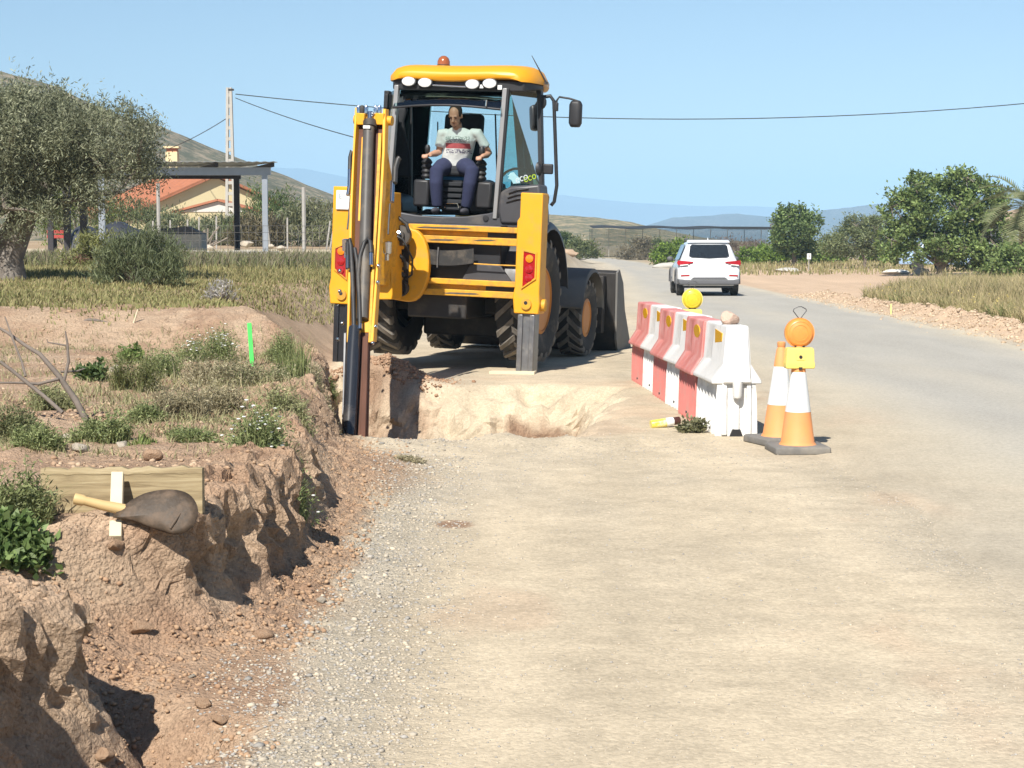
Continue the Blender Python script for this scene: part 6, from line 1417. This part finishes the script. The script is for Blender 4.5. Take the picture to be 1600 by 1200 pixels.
def weed(name, px_, py_, wpx, hpx, label, c1, c2, kind='bushy', flowers=0, fcol=(.8, .8, .76), n=None, group='weeds on the red earth bank'):
    b_ = on_ground(px_, py_); k = b_.y / FPX; rx = wpx * k / 2; hh = hpx * k * 1.22
    t = empty(name, b_, label=label, cat='weed', group=group)
    n = int((n or 260) * 1.35); ncl = 9; ca = RNG.uniform(0, 6.283, ncl); cr_2 = np.sqrt(RNG.uniform(.0, 1, ncl)) * .85; cx2 = rx * cr_2 * np.cos(ca); cy2 = rx * cr_2 * np.sin(ca) * .7; ch2 = RNG.uniform(.45, 1.12, ncl) * (1 - .25 * cr_2)
    ci = RNG.integers(0, ncl, n); r = cr_2[ci]; bx = b_.x + cx2[ci] + RNG.normal(size=n) * rx * .17; by = b_.y + cy2[ci] + RNG.normal(size=n) * rx * .15
    zz = height(bx, by); z0 = zz - b_.z
    hgt = hh * ch2[ci] * RNG.uniform(.55, 1.1, n)
    o = grass('stems', bx - b_.x, by - b_.y, hgt, .0030 if kind != 'grassy' else .0036, np.array(c1) * .9, c2, '', lean=.28 if kind == 'grassy' else .38, parent=t, z0=z0)
    if kind != 'grassy':
        m_ = n * (6 if kind == 'bushy' else 11); i_ = RNG.integers(0, n, m_); u = RNG.uniform(.12, 1.0, m_)
        P = np.stack([bx[i_] - b_.x + RNG.normal(size=m_) * rx * .16, by[i_] - b_.y + RNG.normal(size=m_) * rx * .16, z0[i_] + hgt[i_] * u * .92], 1)
        sz = (.024, .007) if kind == 'bushy' else (.040, .026)
        V, F, cc = leaf_cloud(P, sz[0], sz[1], mixcol(c1, c2, m_, .35), .3); np_mesh('leaves', V, F, LEAF, t, cc)
    if flowers:
        i_ = RNG.integers(0, n, flowers); P = np.stack([bx[i_] - b_.x + RNG.normal(size=flowers) * rx * .10, by[i_] - b_.y + RNG.normal(size=flowers) * rx * .10, z0[i_] + hgt[i_] * RNG.uniform(.65, .95, flowers)], 1)
        q = MB()
        for p in P: q.lathe([(.003, -.005), (.0105, 0), (.009, .003), (.003, .004)], p, 'z', 6)
        fo_ = q.build('flowers', mat('petal_%02d' % int(fcol[2] * 100), fcol, .7, var=.05), t); fo_['kind'] = 'stuff'
    return t
W1, W2 = (.125, .165, .055), (.33, .36, .16); D1, D2 = (.24, .215, .12), (.46, .40, .255); G1, G2 = (.10, .16, .04), (.27, .33, .11)
weed('daisy_weed', 420, 690, 120, 72, 'white flowered daisy weed at the edge of the bank', W1, W2, flowers=75, n=420)
weed('daisy_weed', 325, 562, 100, 56, 'white flowered daisy weed behind, left of the green stake', W1, W2, flowers=60, n=380)
weed('tall_grass_tuft', 465, 590, 80, 66, 'upright green grass tuft right of the green stake', (.13, .17, .05), (.30, .32, .14), 'grassy', n=420)
weed('feathery_weed', 212, 612, 66, 62, 'feathery light green weed behind the fallen branch tip', (.13, .155, .05), (.27, .27, .12), n=320)
weed('leafy_weed', 205, 566, 40, 30, 'small bright leafy weed beside white pebbles', G1, G2, 'leafy', n=70)
weed('leafy_weed', 148, 594, 50, 30, 'dark leafy weed right of the bent twig', (.055, .10, .03), (.15, .20, .07), 'leafy', n=80)
weed('straw_weed', 282, 655, 100, 72, 'tall straw coloured weed in the middle of the bank', D1, D2, n=420)
weed('straw_weed', 345, 640, 80, 44, 'low straw weed behind the front daisies', D1, D2, n=300)
weed('green_weed', 160, 690, 90, 52, 'green weed growing round the fallen branch foot', W1, W2, n=380)
weed('green_tuft', 222, 692, 52, 22, 'short bright green grass tuft on the bank', G1, (.30, .34, .12), 'grassy', n=320)
weed('green_weed', 20, 690, 110, 75, 'dense dark weed under the dead branches at left', (.09, .115, .045), (.27, .27, .13), n=480)
weed('green_weed', 390, 600, 120, 40, 'low weed patch around the green stake foot', W1, D2, n=380)
weed('straw_weed', 500, 610, 50, 28, 'small straw weed near the pit edge', D1, D2, n=160)
weed('bushy_weed', 28, 818, 105, 92, 'bushy green weed at the left edge before the board', (.11, .14, .05), (.30, .32, .14), n=560, group='plants in the left foreground')
weed('mallow_plant', 16, 866, 110, 34, 'broad leaved green mallow below the bushy weed', (.075, .125, .035), (.21, .28, .10), 'leafy', n=120, group='plants in the left foreground')
weed('gravel_weed', 1080, 676, 44, 22, 'small grey green weed by the front barrier foot', (.12, .13, .06), (.30, .29, .17), 'leafy', n=40, group='weeds on the gravel')
weed('gravel_weed', 642, 722, 44, 10, 'tiny dry weed on the gravel before the pit', D1, D2, n=60, group='weeds on the gravel')
weed('bank_weed', 520, 622, 26, 14, 'tiny green weed over the dark crack in the pit edge', W1, W2, n=60)
weed('feathery_weed', 255, 590, 70, 50, 'loose pale green weed between the feathery weed and the rear daisies', W1, W2, n=300)
weed('feathery_weed', 440, 560, 60, 44, 'thin green weed just right of the green stake', W1, W2, n=240)
weed('straw_weed', 330, 600, 110, 44, 'wide dry weed patch left below the green stake', D1, D2, n=360)
weed('straw_weed', 80, 640, 90, 40, 'dry weed under the crossing dead twigs', D1, W2, n=320)
weed('green_weed', 235, 660, 70, 40, 'soft green weed above the bright grass tuft', W1, W2, n=280)
weed('green_weed', 60, 700, 80, 34, 'low dark green weed left of the branch foot', W1, W2, n=300)
weed('straw_weed', 455, 640, 70, 40, 'dry weed behind the front daisies towards the pit', D1, W2, n=260)
weed('green_weed', 300, 690, 80, 24, 'flat green weed between straw and daisies', W1, W2, n=240)
# sparse dry litter and stubble over the bank top
n = 42000; Y0 = RNG.uniform(8.6, 17.5, n); X0 = -1.2 - (Y0 * .30 + .6) * RNG.uniform(0, 1, n); den = fbm(X0 * 1.1, Y0 * 1.1, 111, 3); kp = den > RNG.uniform(-.15, .22, n); X0, Y0 = X0[kp], Y0[kp]
kp = edge(Y0) - X0 > .15; X0, Y0 = X0[kp], Y0[kp]
grass('bank_stubble', X0, Y0, .07 + .30 * np.clip(fbm(X0 * 1.5, Y0 * 1.5, 112, 3), 0, .5) * sst(10, 12, Y0), .0032, (.17, .185, .075), (.42, .37, .21), 'thin dry stubble over the bank top', lean=.7)
# fallen dead branches
DEAD = mat('dead_wood', (.17, .14, .115), .9, var=.35, scale=12, bump=.5)
def branch(name, pix, rads, label, Yd, lift=0):
    o = MB().tube([at(x, y, Yd + dy) for x, y, dy in pix], rads, 7).build(name, DEAD, smooth=60); tag(o, label, 'branch', 'dead branches at left'); return o
YB_ = on_ground(135, 660).y
branch('dead_branch', [(138, 664, 0), (118, 625, .02), (90, 585, .06), (62, 553, .10), (40, 540, .14), (12, 520, .2), (-30, 495, .3)], [.020, .019, .016, .013, .011, .009, .006], 'longest dead branch slanting across the left weeds', YB_)
branch('dead_branch', [(92, 592, .03), (60, 600, .02), (30, 598, .0), (-20, 598, -.05)], [.010, .009, .007, .005], 'nearly level dead twig crossing the long branch', YB_)
branch('dead_branch', [(100, 595, .05), (107, 565, .08), (105, 535, .1), (102, 517, .1)], [.010, .009, .007, .004], 'upright bent dead twig on the long branch', YB_)
branch('dead_branch', [(105, 540, .1), (88, 537, .12), (75, 535, .12), (73, 530, .12)], [.006, .005, .004, .003], 'thin side twig of the upright dead twig', YB_)
branch('dead_branch', [(40, 588, 0), (34, 565, .05), (20, 530, .1), (8, 495, .15)], [.008, .007, .006, .004], 'thin dead twig rising at the far left', YB_)
branch('dead_branch', [(98, 645, -.1), (70, 620, -.05), (45, 600, 0), (20, 580, 0), (0, 565, 0)], [.012, .012, .012, .011, .010], 'pale dead branch below the long branch', YB_)
branch('dead_branch', [(95, 555 + 26, .1), (120, 580, .15), (132, 576, .2)], [.007, .006, .004], 'short dark stick lying right of the upright twig', YB_)
q = on_ground(150, 502); branch('dead_branch', [(118, 506, 0), (138, 500, 0), (150, 501, 0), (170, 504, 0)], [.006, .018, .020, .006], 'dark root stub lying on the red scarp', q.y)

# ================================================================== loose stones, clods and gravel
stones = [(12, 662, .13, STR, 'pink stone at the left edge under the dead branches'), (180, 582, .09, STN, 'white stone cluster behind the feathery weed'), (125, 704, .075, STN, 'flat white stone left of the green tuft'), (105, 690, .06, STN, 'white pebble under the green weed'), (182, 690, .045, STN, 'oblong white stone left of the green grass tuft'),
          (190, 698, .065, STN, 'flat slab stone in front of the green grass tuft'), (418, 690, .04, STN, 'pale round stone under the front daisies'), (237, 720, .085, STR, 'brown earth lump above the board'), (500, 945, .035, STN, 'pale oval stone at the foot of the bank'), (412, 995, .055, STR, 'brown lump by the gravel edge'),
          (183, 868, .055, STR, 'smooth earth lump below the lying stake'), (318, 1105, .05, STR, 'earth lump in the lower drain'), (222, 990, .07, STR, 'crumbled block fallen from the second cliff'), (300, 1062, .022, STN, 'white stone chip in the drain'), (345, 1130, .05, STR, 'earth block near the bottom of the drain'), (160, 1185, .06, STR, 'earth block at the bottom left corner')]
for i, (px_, py_, s_, m_, lab_) in enumerate(stones):
    s_ *= .62; q = on_ground(px_, py_); rock('stone', q + Vector((0, 0, s_ * .25)), (s_ * 1.2, s_, s_ * .65), 100 + i, m_, lab_, rz=RNG.uniform(0, 6))
def scatter(name, X, Y, size, cols, label, m, squash=.65, sink=.25):
    """many small angular stones in one object"""
    t = (1 + 5 ** .5) / 2
    ico = np.array([(-1, t, 0), (1, t, 0), (-1, -t, 0), (1, -t, 0), (0, -1, t), (0, 1, t), (0, -1, -t), (0, 1, -t), (t, 0, -1), (t, 0, 1), (-t, 0, -1), (-t, 0, 1)]) / math.sqrt(1 + t * t)
    fi = np.array([(0, 11, 5), (0, 5, 1), (0, 1, 7), (0, 7, 10), (0, 10, 11), (1, 5, 9), (5, 11, 4), (11, 10, 2), (10, 7, 6), (7, 1, 8), (3, 9, 4), (3, 4, 2), (3, 2, 6), (3, 6, 8), (3, 8, 9), (4, 9, 5), (2, 4, 11), (6, 2, 10), (8, 6, 7), (9, 8, 1)])
    e_ = edge(Y); w_ = np.interp(Y, WY, WX); st_ = (e_ - X) / w_; ok = ~((st_ > -.25) & (st_ < 1.0) & (w_ < .3)); X, Y, size, cols = X[ok], Y[ok], size[ok], cols[ok]
    n = len(X); V = np.broadcast_to(ico, (n, 12, 3)) * (1 + .35 * RNG.uniform(-1, 1, (n, 12, 1)))
    a = RNG.uniform(0, 6.283, n); c, s = np.cos(a)[:, None], np.sin(a)[:, None]
    ax = size[:, None] * RNG.uniform(.7, 1.5, (n, 1)); x = V[..., 0] * ax; y = V[..., 1] * size[:, None]; z = V[..., 2] * size[:, None] * squash
    Z0 = height(X, Y) + size * squash * (1 - 2 * sink) * .6
    V = np.stack([X[:, None] + x * c - y * s, Y[:, None] + x * s + y * c, Z0[:, None] + z], -1).reshape(-1, 3)
    F = (fi[None] + 12 * np.arange(n)[:, None, None]).reshape(-1, 3)
    o = np_mesh(name, V, F, m, None, np.repeat(cols, 12, axis=0)); return tag(o, label, 'gravel', kind='stuff')
PEB = leaf_mat('pebble', 0, .9); CLM = leaf_mat('clod', 0, 1.)
n = 70000; u = RNG.uniform(0, 1, n); Y0 = 4.9 / (1 - u * (1 - 4.9 / 15.0)); X0 = RNG.uniform(-1.05, 2.6, n) + 0 * Y0
g_ = fbm(X0 * .8, Y0 * .35, 74, 4); dens = .06 + .95 * np.exp(-((X0 + .60) / .32) ** 2) * (Y0 < 12.5) + np.clip(2.2 * g_ - .08, 0, .75) + .55 * np.exp(-((Y0 - 12.9) / .7) ** 2) * (X0 < 1.6)
kp = (RNG.uniform(0, 1, n) < dens) & (pit_mask(X0, Y0) <= .05) & (X0 > edge(Y0) + .22); X0, Y0 = X0[kp], Y0[kp]
sz = .0022 + .0052 * RNG.uniform(0, 1, len(X0)) ** 2.2 + .006 * (RNG.uniform(0, 1, len(X0)) < .03) * (X0 < -.3); sz *= np.where(X0 > -.2, .75, 1.) * 1; sz *= 1 + .05 * (Y0 - 5)
cg_ = mixcol((.36, .32, .265), (.54, .46, .345), len(X0), .12); bl = RNG.uniform(0, 1, len(X0)) < .35; cg_[bl] = mixcol((.28, .262, .235), (.40, .375, .34), bl.sum(), .1)
scatter('gravel', X0, Y0, sz, cg_, 'grey and tan gravel chips over the shoulder', PEB)
n = 42000; Y0 = 4.6 / (1 - RNG.uniform(0, 1, n) * (1 - 4.6 / 14.0)); off = RNG.normal(size=n) * .22 - .12; X0 = edge(Y0) - off + .06
kp = RNG.uniform(0, 1, n) < (.35 + 1.3 * fbm(X0 * 3, Y0 * 3, 121, 3)); X0, Y0 = X0[kp], Y0[kp]; kp = X0 < -.70; X0, Y0 = X0[kp], Y0[kp]
sz = .0022 + .011 * RNG.uniform(0, 1, len(X0)) ** 6; scatter('earth_clods', X0, Y0, sz, mixcol((.33, .205, .125), (.43, .29, .18), len(X0), .1), 'red brown clods crumbled from the bank', CLM, .8)
n = 34000; Y0 = RNG.uniform(5, 18, n); X0 = -1.25 - (Y0 * .29 + .3) * RNG.uniform(0, 1, n); kp = (edge(Y0) - X0 > .05) & (RNG.uniform(-.1, .3, n) < fbm(X0 * 2, Y0 * 2, 122, 3)); X0, Y0 = X0[kp], Y0[kp]
sz = .003 + .014 * RNG.uniform(0, 1, len(X0)) ** 5; scatter('bank_clods', X0, Y0, sz, mixcol((.31, .20, .125), (.50, .37, .25), len(X0), .12), 'small clods and stones on the bank top', CLM, .8)
n = 14000; Y0 = RNG.uniform(24, 50, n); X0 = ROADR(Y0) + .55 + RNG.normal(size=n) * .33; sz = .006 + .030 * RNG.uniform(0, 1, n) ** 6
scatter('windrow_clods', X0, Y0, sz, mixcol((.38, .28, .19), (.56, .44, .31), n, .1), 'loose tan clods in the right roadside windrow', CLM, .8)
n = 5000; a = RNG.normal(size=(n, 2)); X0 = -1.38 + a[:, 0] * .30; Y0 = 19.0 + a[:, 1] * .25; sz = .005 + .02 * RNG.uniform(0, 1, n) ** 5; kp = pit_mask(X0, Y0) < .2; scatter('spoil_clods', X0[kp], Y0[kp], sz[kp], mixcol((.28, .165, .10), (.42, .28, .18), kp.sum(), .1), 'red clods of the spoil heap beside the left stabiliser', CLM, .8)
# ------------------------------------------------------------------ air
def haze():
    m = bpy.data.materials.new('haze'); m.use_nodes = True; nt = m.node_tree; nt.nodes.clear()
    out = nt.nodes.new('ShaderNodeOutputMaterial'); v = nt.nodes.new('ShaderNodeVolumePrincipled')
    v.inputs['Color'].default_value = HAZE_COL; v.inputs['Density'].default_value = HAZE_D; v.inputs['Anisotropy'].default_value = -0.35
    nt.links.new(v.outputs[0], out.inputs['Volume'])
    o = MB().span((-9500, -600, -8), (9500, 9800, 330)).build('haze', m)
    tag(o, 'thin pale blue haze over the whole plain', 'haze', kind='stuff')
HAZE_COL = (.46, .735, 1.0, 1); HAZE_D = 2.9e-4
haze()
